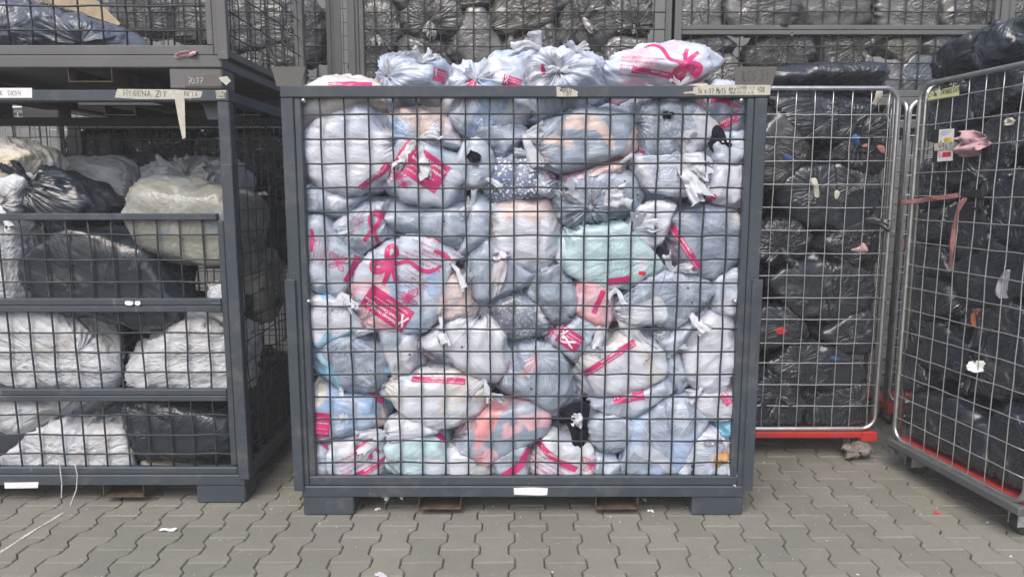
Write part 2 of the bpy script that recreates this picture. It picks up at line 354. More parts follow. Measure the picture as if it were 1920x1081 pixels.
def steel_cage(x0, y0, z0, label, group, front='full', sides='LR', back=True, W=2.0, D=1.2, pv0=.15, lug=True, rz=0, cross=None, mat='steel'):
    cg = empty('steel_cage', (x0, y0, z0), label, 'cage', group, rz); s = M[mat]
    boxo('floor_plate', s, cg, .03, W - .03, .05, D - .03, .128, .136)
    for yy in (0, D - .06): boxo('base_beam', s, cg, .02, W - .02, yy - .004, yy + .06, .088, .138, c=.004)
    for xx in (.021, W - .081): boxo('base_rail', s, cg, xx, xx + .06, .0605, D - .065, .089, .127)
    fx = [(.022, .247), (W - .249, W - .024)]
    for a, b in fx:
        for yy in (0.0, D - .14): boxo('foot', s, cg, a, b, yy + .002, yy + .14, 0, .0875, c=.006)
    for c in (W * .315, W * .708):
        f = MB(); w = .095
        f.box(c - w, c - w + .005, -.001, D - .15, .028, .087); f.box(c + w - .005, c + w, -.001, D - .15, .028, .087)
        f.box(c - w + .0055, c + w - .0055, 0.0, D - .15, .028, .034); f.build('fork_pocket', M['rust'], cg)
    for xx in (0, W - .052):
        boxo('post', s, cg, xx, xx + .052, 0, .05, .139, H - .048, c=.004)
        boxo('post', s, cg, xx, xx + .052, D - .05, D, .139, H - .048, c=.004)
    zt0, zt1 = H - .0475, H
    boxo('top_rail', s, cg, 0, W, -.002, .048, zt0, zt1, c=.004); boxo('top_rail', s, cg, 0, W, D - .048, D + .002, zt0, zt1, c=.004)
    for xx in (.001, W - .049): boxo('side_top_rail', s, cg, xx, xx + .048, .0485, D - .0485, zt0, zt1 - .002, c=.004)
    vx = frange(pv0, W - .09, .1); zz = [.2425 + .1001 * k for k in range(16)]
    if front == 'full':
        for xx in (.0535, W - .0825): boxo('panel_stile', s, cg, xx, xx + .029, .004, .04, .182, zt0 - .0005, c=.004)
        boxo('panel_bottom_rail', s, cg, .0535, W - .0535, .003, .04, .14, .181, c=.004)
        mesh_panel(cg, .075, W - .075, .178, zt0 + .01, .014, 'x', vx, zz)
        for xx, sx in ((-.012, 0), (W - .032, 1)):
            boxo('guide_bar', M['oldsteel'] if False else s, cg, xx, xx + .044, -.014, -.0045, .12, 1.06, c=.003)
        for xx in (.095, W - .11):
            MB().tube([(xx, -.006, zt0 - .012), (xx, .02, zt0 - .012)], .008, 8).build('bolt', M['zinc'], cg)
            MB().tube([(xx - .012 if xx < 1 else xx + .012, -.006, .965), (xx - .012 if xx < 1 else xx + .012, .02, .965)], .008, 8).build('bolt', M['zinc'], cg)
    elif front == 'flap':
        for xx in (.0535, W - .0825): boxo('panel_stile', s, cg, xx, xx + .029, .004, .04, .182, 1.303, c=.004)
        boxo('panel_bottom_rail', s, cg, .0535, W - .0535, .003, .04, .14, .172, c=.004)
        for za, zb in ((.486, .512), (.515, .541), (.896, .924), (.927, .956), (1.304, 1.333)):
            boxo('flap_rail', s, cg, .084, W - .084, .002, .038, za, zb, c=.003)
        for xx in (-.004, W - .046): boxo('guide_bar', s, cg, xx, xx + .05, -.014, -.0025, .12, 1.545, c=.003)
        mesh_panel(cg, .075, W - .075, .17, 1.31, .014, 'x', vx, [.235, .325, .42, .62, .71, .80, 1.03, 1.13, 1.24])
    elif front == 'rail':                              # full mesh with a double rail partway up
        for xx in (.0535, W - .0825): boxo('panel_stile', s, cg, xx, xx + .029, .004, .04, .182, zt0 - .0005, c=.004)
        boxo('panel_bottom_rail', s, cg, .0535, W - .0535, .003, .04, .14, .181, c=.004)
        for za, zb in ((.508, .534), (.537, .565)): boxo('flap_rail', s, cg, .084, W - .084, .002, .038, za, zb, c=.003)
        mesh_panel(cg, .075, W - .075, .178, zt0 + .01, .014, 'x', vx, [z for z in zz if not .49 < z < .58])
    vy = frange(.1, D - .06, .1)
    for ch, xx in (('L', .02), ('R', W - .02)):
        if ch in sides:
            boxo('side_bottom_rail', s, cg, xx - .018, xx + .018, .0505, D - .0505, .1375, .17)
            mesh_panel(cg, .04, D - .04, .165, zt0 + .01, xx, 'y', vy, zz, r=.0027)
    if back: mesh_panel(cg, .04, W - .04, .135, zt0 + .01, D - .02, 'x', vx, zz, r=.0027)
    if lug:
        for xx, sg in ((0, 1), (W, -1)):               # flared plates that centre the cage stacked on top
            b = MB(); o = [(xx - sg * .035, H + .083), (xx + sg * .095, H + .083), (xx + sg * .07, H - .004), (xx - sg * .01, H - .004)]
            b.prism(o, .0505, .0555); b.build('stacking_plate', M['oldsteel'], cg)
            b = MB(); o = [(xx - sg * .045, H + .083), (xx + sg * .06, H + .083), (xx + sg * .05, H - .004), (xx - sg * .01, H - .004)]
            b.prism(o, D - .056, D - .0505); b.build('stacking_plate', M['oldsteel'], cg)
    return cg
xv = at(597, 195, YC)[0]; XC = -.95
cageC = steel_cage(XC, YC, 0, 'full dark grey mesh cage of pale charity bags standing on the pavers', 'stackable steel mesh cages', pv0=xv - XC, back=False)
XL = -3.21; xl = at(386, 600, YL)[0]
cageL = steel_cage(XL, YL, 0, 'half open grey cage of white and black sacks carrying another cage', 'stackable steel mesh cages', 'flap', pv0=(xl - XL) - 1.7 + .0, lug=False)
cageU = steel_cage(XL, YL, H + .003, 'upper cage with a blue grey sheet, stacked on the half open cage', 'stackable steel mesh cages', 'full', pv0=at(365, 40, YL)[0] - XL - 1.6, lug=False, mat='glaresteel')
xb = at(657, 90, YB)[0]
rear = {}
for key, px, z0, fr, lab in (('BC', 657, 1, 'full', 'upper rear cage packed with black sacks, behind the pale charity bags'),
                         ('BR', 1250, 1, 'rail', 'upper rear cage with a double rail across its black sacks'),
                         ('BL', 22, 1, 'full', 'upper rear cage seen through the mesh of the cage with the sheet'),
                         ('BE', 1873, 1, 'full', 'upper rear cage whose post shows at the far right edge'),
                         ('lC', 657, 0, 'full', 'lower rear cage hidden behind the full cage of pale bags'),
                         ('lR', 1250, 0, 'full', 'lower rear cage standing behind the roll cages'),
                         ('lL', 112, 0, 'full', 'lower rear cage of dark sacks behind the half open cage')):
    x = at(px, 90, YB)[0]
    rear[key] = steel_cage(x, YB, z0 * (H + .003), lab, 'stackable steel mesh cages', fr, sides='L' if key in ('BC', 'BL') else '', back=key in ('BL',), W={'BR': 2.07, 'lL': 1.7}.get(key, 2.0), lug=False, mat='glaresteel')
# gusset under the top rail of the half open cage
b = MB(); a0 = at(368, 188, YL); a1 = at(402, 188, YL); a2 = at(402, 222, YL); a3 = at(380, 222, YL)
b.prism([(p[0] - XL, p[2]) for p in (a0, a1, a2, a3)], .051, .056); b.build('gusset_plate', M['steel'], cageL)

# ============================================================ ROLL CAGES
def arc_loop(W, z0, z1, r=.07, n=6):
    pts = [(0, 0, z0 + .0)]
    def corner(cx, cz, a0, a1): return [(cx + r * math.cos(a0 + (a1 - a0) * k / n), 0, cz + r * math.sin(a0 + (a1 - a0) * k / n)) for k in range(n + 1)]
    L = corner(r, z0 + r, math.pi * 1.5, math.pi) + corner(r, z1 - r, math.pi, math.pi / 2) + corner(W - r, z1 - r, math.pi / 2, 0) + corner(W - r, z0 + r, 0, -math.pi / 2)
    return L + [L[0]]
def roll_cage(p, rz, W, D, label, z1=1.94, red=True, back=True, base='red', vpitch=.0945, zl=None, skip=()):
    rc = empty('roll_cage', p, label, 'roll cage', 'wheeled roll cages', rz)
    zb = .165
    fr = MB().tube(arc_loop(W, zb, z1), .0125, 10, False).build('front_frame', M['zinc'], rc)
    vx = frange(W * .5 - vpitch * int(W * .5 / vpitch), W - .04, vpitch); vx = [v for v in vx if v > .04]
    zz = zl or frange(zb + .115, z1 - .05, .1125)
    for v in vx: wire(rc, 'vertical_wire', (v, .002, zb), z1 - zb, 'z', r=.0023, mat='zwire', jit=.003)
    for z in zz: wire(rc, 'horizontal_wire', (0, -.0035, z), W, 'x', r=.0023, mat='zwire', jit=.002)
    for x in (0.0, W):                                  # side panels
        pts = [(x, .03, zb)] + [(x, .03 + .06 * (1 - math.cos(a)), z1 - .06 + .06 * math.sin(a)) for a in [k * math.pi / 12 for k in range(7)]]
        pts += [(x, D - .03 - .06 * (1 - math.cos(a)), z1 - .06 + .06 * math.sin(a)) for a in [math.pi / 2 - k * math.pi / 12 for k in range(7)]] + [(x, D - .03, zb)]
        MB().tube(pts, .0125, 10).build('side_frame', M['zinc'], rc)
        for y in frange(.1, D - .08, .0945): wire(rc, 'vertical_wire', (x, y, zb), z1 - zb, 'z', r=.0023, mat='zwire')
        for z in zz[::1]: wire(rc, 'horizontal_wire', (x, .03, z), D - .06, 'y', r=.0023, mat='zwire')
    if back: 
        for v in vx: wire(rc, 'vertical_wire', (v, D - .02, zb), z1 - zb, 'z', r=.0023, mat='zwire')
        for z in zz[::2]: wire(rc, 'horizontal_wire', (0, D - .02, z), W, 'x', r=.0023, mat='zwire')
    if base == 'red':
        boxo('platform', M['red'], rc, -.0, W, -.010, D - .02, .112, .151, c=.008)
        for x in (-.01, W - .075): boxo('corner_block', M['red'], rc, x, x + .085, -.022, -.0105, .100, .154, c=.004)
        MB().box(W - .05, W - .02, D - .06, D - .02, .52, .60).build('hinge_block', M['red'], rc)
    else:
        boxo('base_rail', M['greyrail'], rc, -.012, W + .01, -.03, .012, .124, .163, c=.006)
        boxo('platform', M['red'], rc, .0, W, .014, D - .02, .14, .173, c=.008)
        boxo('socket', M['greyrail'], rc, -.02, .03, -.024, .014, .085, .119, c=.005)
    for x in (.07, W - .085):
        for y in (.07, D - .1):
            ca = MB(); r = .056; w = .019
            ca.box(x - .03, x + .03, y - .03, y + .04, .112, .12)
            for sx in (-.022, .02): ca.prism([(y * 0 + sx, .045), (sx + .003, .045), (sx + .003, .112), (sx, .112)], -.02, .02)
            o = MB(); o.box(x - .035, x + .035, y - .04, y + .04, .112, .119)
            for sx in (-.026, .022): o.box(x + sx, x + sx + .004, y - .032, y + .046, .04, .1125)
            fk = o.build('caster_fork', M['casterm'], rc)
            wh = MB(); n = 18
            ring = [(-w, r - .008), (-w, r - .003), (-w * .5, r), (w * .5, r), (w, r - .003), (w, r - .008)]
            v = [(x + a, y + .02 + b * math.cos(2 * math.pi * k / n), r + b * math.sin(2 * math.pi * k / n)) for k in range(n) for a, b in ring]
            f = [(k * 6 + i, ((k + 1) % n) * 6 + i, ((k + 1) % n) * 6 + i + 1, k * 6 + i + 1) for k in range(n) for i in range(5)]
            f += [tuple(k * 6 for k in range(n)), tuple(k * 6 + 5 for k in range(n))[::-1]]
            wh.add(v, f); wb = wh.build('wheel', M['rubber'], rc)
            hb = MB().tube([(x - w - .004, y + .02, r), (x + w + .004, y + .02, r)], .024, 12).build('hub', M['wheel'], wb)
    return rc
XR1 = at(1680, 250, YR)[0]; WR1 = .84
zl1 = [at(1560, y, YR)[2] for y in (215, 258, 302, 346, 389, 432, 475, 516, 557.7, 598.4, 642.8, 679.8, 720.5, 760)]
roll1 = roll_cage((XR1 - WR1, YR, 0), 0, WR1, .78, 'roll cage of black sacks with red base beside the full cage', zl=zl1)
pA = gnd(1676, 822, .16); pB = gnd(1920, 950, .16)
dirv = np.array([pB[0] - pA[0], pB[1] - pA[1], 0]); dirv /= np.linalg.norm(dirv); nrm2 = np.array([dirv[1], -dirv[0], 0.0])
if np.dot(nrm2, CAM - pA) < 0: nrm2 = -nrm2
p2 = np.array([pA[0], pA[1], 0]); rz2 = math.atan2(dirv[1], dirv[0])
roll2 = roll_cage(tuple(p2), rz2, .80, .74, 'turned roll cage in front with pink strap and warning placard', base='grey', z1=1.935)

roll3 = roll_cage((2.27, 4.12, 0), 0, .7, .3, 'empty roll cage standing behind the turned roll cage')
roll4 = roll_cage((at(112, 260, 4.5)[0] - .5, 4.5, 0), 0, .5, .6, 'bare roll cage glimpsed behind the white sacks of the half open cage')
# ============================================================ BAGS
C = dict(g=(.25, .31, .395), dg=(.11, .13, .17), sl=(.17, .22, .29), w=(.64, .655, .70), cr=(.66, .62, .54), pe=(.70, .52, .45), pk=(.76, .42, .47),
         co=(.76, .28, .27), bl=(.30, .44, .66), mi=(.42, .62, .62), ye=(.82, .62, .12), tan=(.62, .40, .22), nv=(.03, .035, .06), cy=(.16, .52, .75), li=(.52, .57, .67), lg=(.36, .42, .51))
class Frame:
    """the front plane of a stack: origin, horizontal run u, outward normal n"""
    def __init__(s, p0, u, lims=None, quilt=None, gap=.02):
        s.p0 = np.array(p0, float); s.u = np.array(u, float); s.u /= np.linalg.norm(s.u); s.n = np.array([s.u[1], -s.u[0], 0])
        s.B = np.stack([s.u, -s.n, np.array([0, 0, 1.0])]); s.lims = lims or {}; s.quilt = quilt; s.gap = gap; s.bags = []
    def loc(s, P): return (np.asarray(P) - s.p0) @ s.B.T
    def wld(s, q): return np.asarray(q) @ s.B + s.p0
def ext(d, r, ang, e=2.5):
    """radial reach of a rolled superellipsoid along unit directions d (frame axes)"""
    ca, sa = math.cos(ang), math.sin(ang); x = d[:, 0] * ca + d[:, 2] * sa; z = -d[:, 0] * sa + d[:, 2] * ca
    return (np.abs(x / r[0]) ** e + np.abs(d[:, 1] / r[1]) ** 2.1 + np.abs(z / r[2]) ** e) ** (-1 / e)
BAGS = {}
FRONT = dict(l8=1.6, l11=-1, b1=1, b2=.9, b3=1.0, d6=1.0, e6=.7, b6=1, e2=.6, d9=.8, d11=.3, e12=.4, f2=.9, e17=.9, f6=.6, d4=1, e7=.3, d7=.6, e16=.6, d2=-.8, b4=-.8, d5=-1, e3=-1, e8=-1, e15=-1, e19=-1, f3=.3, f7=.2, f8=-.8, f16=1.4, f9=.8, f11=.8, f15=.6, b5=.9, e11=.6, e14=.7, e13=.7, e4=.4, a7=-1, a9=-1, a4=-2, d1=.6, e18=-.3, l6=3, l4=1.5, l5=1.3, l10=1, n17=1, m1=-.5)
def plan(fr, key, label, cx, cy, rx, ry, ang=0, cols='g g lg', milk=.35, mat='film', d=0.0, knot=None, t1=.52, dots=0, thick=.8, group=None, cat='bag', res=1, name=None, grow=None, wr=1.0, e=2.5, c1=None, ear=None, sz=1.0, star=1.0, front=0, bs=None, fc=(.555, .61, .735)):
    """note one bag by where it shows in the photograph; its real size follows from the plane it lies behind"""
    d = d + (hash_s(key) % 100) / 100 * .055 * (mat == 'film')
    hit = fr.loc(onp(cx, cy, fr.p0 - fr.n * (fr.gap + d + .04), fr.n))
    x0 = fr.loc(onp(cx - rx, cy, fr.p0, fr.n))[0]; x1 = fr.loc(onp(cx + rx, cy, fr.p0, fr.n))[0]
    z0 = fr.loc(onp(cx, cy + ry, fr.p0, fr.n))[2]; z1 = fr.loc(onp(cx, cy - ry, fr.p0, fr.n))[2]
    m_ = ((x1 - x0) * (z1 - z0)) ** .5 / 2; grow = grow or max(1.14, min(1.36, 1.42 - 1.05 * m_))
    r = np.array([(x1 - x0) / 2 * grow, 0, (z1 - z0) / 2 * grow]); r[1] = thick * (r[0] * r[2]) ** .5 * 1.05
    b = dict(fr=fr, key=key, label=label, c=np.array([hit[0], fr.gap + d + r[1] * .74, hit[2]]), r=r, ang=R(ang), cols=[C.get(k, None) or eval(k) for k in cols.split()], milk=milk,
             mat=mat, knot=knot, t1=t1, dots=dots, group=group, cat=cat, res=res, name=name, wr=wr, e=e, c1=c1, ear=ear, sz=sz, d=d, fc=fc, star=star, front=front, bs=bs)
    fr.bags.append(b); BAGS[key] = b
def rank(fr):
    for b in fr.bags: b['prio'] = b['r'][0] * b['r'][2] * (.6 + .8 * (hash_s(b['key'] + 'z') % 97) / 97) - 2.0 * b['c'][1] * .03 + .02 * (b.get('front', 0) + FRONT.get(b['key'], 0))
def build_bags(fr):
    rank(fr)
    for i, b in enumerate(fr.bags): make_bag(fr, b, i)
def make_bag(fr, b, i):
    rr = np.random.RandomState(abs(hash_s(b['key'])) % 99991); sd = rr.uniform(0, 50); c, r = b['c'], b['r']
    if b['knot']:
        kp = fr.loc(onp(b['knot'][0], b['knot'][1], fr.p0 - fr.n * (fr.gap + b['d'] + .02), fr.n)) - c; kd = kp / r; kd = kp / np.linalg.norm(kp)
    else:
        kd = np.array([rr.choice([-1, 1]) * rr.uniform(.5, 1), rr.uniform(-.5, .6), rr.uniform(-.3, .7)]); kd /= np.linalg.norm(kd)
    e1 = np.cross(kd, [0.13, .2, .97]); e1 /= np.linalg.norm(e1); e2 = np.cross(kd, e1)
    nu, nv = int(112 * b['res']), int(60 * b['res'])
    pol = np.pi * (np.arange(1, nv) / nv); pol = pol - .18 * np.sin(2 * pol) * .5; az = 2 * np.pi * np.arange(nu) / nu
    PO, AZ = np.meshgrid(pol, az, indexing='ij'); PO, AZ = PO.ravel(), AZ.ravel()
    PO = np.concatenate([[0.0], PO, [np.pi]]); AZ = np.concatenate([[0.0], AZ, [0.0]])
    D = np.sin(PO)[:, None] * (np.cos(AZ)[:, None] * e1 + np.sin(AZ)[:, None] * e2) + np.cos(PO)[:, None] * kd
    R0 = ext(D, r, b['ang'], b['e']); m = (r[0] * r[2]) ** .5
    L = R0 * (1 + .12 * pn(D * 1.5, sd) + .07 * pn(D * 3.1, sd + 3))
    L *= 1 - (.16 if b['knot'] else .0) * np.exp(-(PO / .22) ** 2)
    # flatten against neighbours, the wire front and the cage sides
    K = 26.0
    def clip(L, nv_, dist, k=K):
        q = D @ nv_; q = np.where(q > 1e-4, q, 1e-4); s = max(dist, .03) / q
        return (L ** -k + s ** -k) ** (-1 / k)
    for o in fr.bags:
        if o is b: continue
        v = o['c'] - c; dd = np.linalg.norm(v)
        if dd < 1e-6 or dd > (r.max() + o['r'].max()) * 1.05: continue
        nv_ = v / dd; a = ext(nv_[None], r, b['ang'], b['e'])[0]; e_ = ext(-nv_[None], o['r'], o['ang'], o['e'])[0]
        if a + e_ > dd:                                 # the bag in front leans over its neighbour, which tucks in behind
            lead = 1 if b['prio'] > o['prio'] else -1; tl = nv_ + np.array([0, .40 * lead, 0]); tl /= np.linalg.norm(tl)
            t_ = min(max(dd * a / (a + e_), .2 * a), dd - .2 * e_); L = clip(L, tl, t_ * float(nv_ @ tl) + (.016 if b['mat'] != 'woven' else .004))
    if 'x0' in fr.lims: L = clip(L, np.array([-1.0, 0, 0]), c[0] - fr.lims['x0'], 14)
    if 'x1' in fr.lims: L = clip(L, np.array([1.0, 0, 0]), fr.lims['x1'] - c[0], 14)
    if 'z0' in fr.lims: L = clip(L, np.array([0, 0, -1.0]), c[2] - fr.lims['z0'], 14)
    if 'y1' in fr.lims: L = clip(L, np.array([0, 1.0, 0]), fr.lims['y1'] - c[1], 14)
    # folds: radiating from the knot, and drawn across the body
    A = rr.normal(size=3); A[1] *= .4; A[2] *= dict(black=.22, woven=.35).get(b['mat'], .8); A /= np.linalg.norm(A); B2 = np.cross(A, [.3, 1, .2]); B2 /= np.linalg.norm(B2); C2 = np.cross(A, B2)
    P = D * L[:, None]; Wp = P + dict(film=.03, black=.022).get(b['mat'], .04) * np.stack([pn(P * 6, sd + 1), pn(P * 6, sd + 2), pn(P * 6, sd + 4)], 1)
    ST = np.stack([Wp @ A / .42, Wp @ B2 / .055, Wp @ C2 / .055], 1)
    WR = np.stack([np.cos(AZ) * 2.6, np.sin(AZ) * 2.6, PO * .75], 1)
    env = np.exp(-(PO / (.75 if b['knot'] else .4)) ** 1.5) + (.2 if b['knot'] else .1) + .5 * np.exp(-((np.pi - PO) / .45) ** 2)
    W2 = np.zeros_like(WR); env2 = np.zeros(len(D)); best = np.full(len(D), 9.0)
    for q in range(2):                                  # places where the film is drawn together
        g = np.array([rr.uniform(-.9, .9), -1.0, rr.uniform(-.9, .9)]); g /= np.linalg.norm(g); h1 = np.cross(g, [.2, .1, 1]); h1 /= np.linalg.norm(h1); h2 = np.cross(g, h1)
        a_ = np.arctan2(D @ h2, D @ h1); d_ = np.arccos(np.clip(D @ g, -1, 1)); e_ = np.exp(-((d_ - .1) / .55) ** 2) * (1 - np.exp(-(d_ / .12) ** 2)); use = d_ < best
        w_ = np.stack([np.cos(a_) * 2.4, np.sin(a_) * 2.4, d_ * .6 + 7 * q], 1); W2[use] = w_[use]; env2[use] = e_[use]; best = np.minimum(best, d_)
    env2 *= b.get('star', 1.0) * dict(black=.5 if b['knot'] else .42, woven=.0).get(b['mat'], (.25, .9, .4, .2)[hash_s(b['key']) % 4])
    f1 = ridge(WR * 1.15, sd + 5) ** 2; f2 = ridge(ST * .75, sd + 7) ** 3; f3 = ridge(P / .11, sd + 9) ** 3
    amp = dict(film=.0105, black=.0145, woven=.013, cloth=.008)[b['mat']] * b['wr'] * min(1.25, m / .16 + .25)
    f4 = ridge(W2 * 1.2, sd + 6) ** 2
    dl = amp * ((1.3 if b['mat'] != 'woven' else .6) * f4 * env2 + 1.9 * f1 * env + .75 * f2 + (.5 if b['mat'] == 'film' else .15) * f3 - .8) + amp * dict(film=.35, black=.0, woven=.1, cloth=.3)[b['mat']] * pn(P / .05, sd + 11)
    L = L + dl
    L = clip(L, np.array([0, -1.0, 0]), c[1] - fr.gap * .55, 16) if fr.quilt else clip(L, np.array([0, -1.0, 0]), c[1] - .012, 7 if b['mat'] == 'woven' else 14)
    P = D * L[:, None]; Q = P + c
    if fr.quilt is not None:                            # the wires hold the bag back, the film bulges through the cells
        xq, zq, pt = fr.quilt; near = np.exp(-np.clip(Q[:, 1] - fr.gap * .55, 0, 1) / .014)
        cell = np.clip(np.abs(np.sin(np.pi * (Q[:, 0] - xq) / pt) * np.sin(np.pi * (Q[:, 2] - zq) / pt)), 0, 1) ** .7
        P[:, 1] -= near * cell * .013
    Wd = P @ fr.B; cw = fr.wld(c)
    n0 = len(pol) * nu; idx = np.arange(n0).reshape(len(pol), nu) + 1; nx = np.roll(idx, -1, axis=1)
    q = np.stack([idx[:-1], idx[1:], nx[1:], nx[:-1]], -1).reshape(-1, 4)
    # poles as thin quads sharing the pole vertex twice is invalid, so close them with triangles
    top = np.stack([np.zeros(nu, int), idx[0], nx[0]], -1); bot = np.stack([np.full(nu, n0 + 1), nx[-1], idx[-1]], -1)
    tri = np.concatenate([q[:, [0, 1, 2]], q[:, [0, 2, 3]], top, bot])
    name = b['name'] or {'film': 'donation_bag', 'black': 'black_sack', 'woven': 'woven_sack', 'cloth': 'garment'}[b['mat']]
    me = mesh_np(name, Wd, tri)
    for nm, arr in (('st', ST), ('wr', WR), ('w2', W2)):
        a = me.attributes.new(nm, 'FLOAT_VECTOR', 'POINT'); a.data.foreach_set('vector', (arr + sd).astype(np.float32).ravel())
    a = me.attributes.new('env', 'FLOAT', 'POINT'); a.data.foreach_set('value', np.clip(env, 0, 1).astype(np.float32))
    a = me.attributes.new('env2', 'FLOAT', 'POINT'); a.data.foreach_set('value', env2.astype(np.float32))
    o = link(name, me, M[{'film': 'film', 'black': 'black', 'woven': 'woven'}.get(b['mat'], b['mat'] if b['mat'] in M else 'darkcloth')] if b['mat'] != 'cloth' else M[b['c1'] or 'darkcloth'], None, tuple(cw))
    tag(o, b['label'], b['cat'], b['group'])
    for k, v in zip(('c1', 'c2', 'c3'), b['cols']): o[k] = [float(x) for x in v]
    o['fc'] = [float(x) for x in b.get('fc', (.555, .61, .735))]; o['bs'] = float(b.get('bs') or rr.choice([.45, .7, .7, 1.0])); o['milk'] = float(b['milk']); o['t1'] = float(b['t1']); o['dots'] = float(b['dots']); o['seed'] = [float(x) for x in rr.uniform(-9, 9, 3)]
    b['obj'] = o; b['W'] = Wd; b['cw'] = cw; b['bvh'] = BVHTree.FromPolygons([tuple(p) for p in Wd], [tuple(t) for t in tri])
    if b['mat'] == 'film' and b['res'] == 1 and hash_s(b['key'] + 'q') % 5 < 3 and b['key'][0] in 'abdef' and b['key'] not in ('a1', 'd4', 'b2') and c[2] > .36:
        for q in range(1 + hash_s(b['key']) % 2):       # loose gathers of film at the bag's corners
            th = rr.uniform(0, 2 * math.pi); dv = np.array([math.cos(th), -.62, math.sin(th)]); dv /= np.linalg.norm(dv); iv = int(np.argmax(P @ dv))
            if not (fr.lims['x0'] + .13 < c[0] + P[iv, 0] * fr.u[0] < fr.lims['x1'] - .13 and Q[iv, 2] > .32): continue
            make_knot(o, Vector(Wd[iv]), Vector(dv @ fr.B), Vector(fr.u), rr.uniform(.6, 1.05), math.degrees(th), int(rr.choice([1, 2])), rr, M['sheet'], b, 'loose_film')
    if b['knot']:
        kw = Vector(Wd[0]); kdw = Vector(kd @ fr.B)
        size = b['knot'][2] if len(b['knot']) > 2 else 1.0; drc = b['knot'][3] if len(b['knot']) > 3 else rr.uniform(0, 360)
        n_e = b['knot'][4] if len(b['knot']) > 4 else 3
        make_knot(o, kw, kdw, Vector(fr.u), size, drc, n_e, rr, M['sheet'] if b['mat'] == 'film' else (M['black'] if b['mat'] == 'black' else M['woven']), b)
def hash_s(s):
    h = 7
    for ch in str(s): h = (h * 131 + ord(ch)) & 0x7fffffff
    return h
def make_knot(o, kw, kd, u, size, drc, n_e, rr, mat, b, nm='knot'):
    """gathered neck with torn tie ends, fanned round the direction drc (degrees in the picture)"""
    m = MB(); up = Vector((0, 0, 1)); base = kw - kd * .012; front = Vector(-np.array(b['fr'].B[1]))
    m.tube([base, kw + kd * .006, kw + kd * .012], [.018 * size, .010 * size, .008 * size], 12)
    for e in range(n_e):
        th = R(drc + (e - (n_e - 1) / 2) * (360 / max(n_e, 3)) * .62 + rr.uniform(-18, 18))
        dr = (u * math.cos(th) + up * math.sin(th)) * .95 + front * rr.uniform(.15, .4); dr.normalize()
        ln = size * rr.uniform(.07, .12); wd = size * rr.uniform(.016, .030); side = dr.cross(front).normalized(); nrm = side.cross(dr).normalized()
        nt_, na = 18, 26; v = []; f = []; ph = rr.uniform(0, 6); curl = rr.uniform(-.5, .5)
        for i in range(nt_ + 1):
            t = i / nt_; w = wd * (.35 + 1.1 * t - .35 * t * t); cen = base + dr * (ln * t) + side * (curl * ln * .5 * t * t) - up * (.25 * ln * t * t) + front * .012
            for k in range(na):
                a = 2 * math.pi * k / na; rf = 1 + .22 * t * math.sin(5 * a + ph) + .13 * t * math.sin(9 * a + 2 * ph + 4 * t)
                tip = (.10 * ln * math.sin(3 * a + ph) + .06 * ln * math.sin(7 * a)) * (t > .98)
                v.append(cen + side * (math.cos(a) * w * rf) + nrm * (math.sin(a) * w * .26 * rf + .10 * w * t * math.sin(7 * math.cos(a) + ph)) + dr * tip)
        va = np.array([tuple(q) for q in v]); tt = np.repeat(np.linspace(.25, 1, nt_ + 1), na)[:, None]
        va = va + tt * size * (.0075 * np.stack([pn(va * 38, ph), pn(va * 38, ph + 1), pn(va * 38, ph + 2)], 1) + .012 * np.stack([pn(va * 13, ph + 3), pn(va * 13, ph + 4), pn(va * 13, ph + 5)], 1)); v = [tuple(q) for q in va]
        f = [(i * na + k, i * na + (k + 1) % na, (i + 1) * na + (k + 1) % na, (i + 1) * na + k) for i in range(nt_) for k in range(na)]
        m.add(v, f, True)
    k = m.build(nm, mat, o)
    for a in ('c1', 'c2', 'c3', 'milk', 't1', 'dots', 'seed', 'fc', 'bs'):
        if a in o: k[a] = o[a]
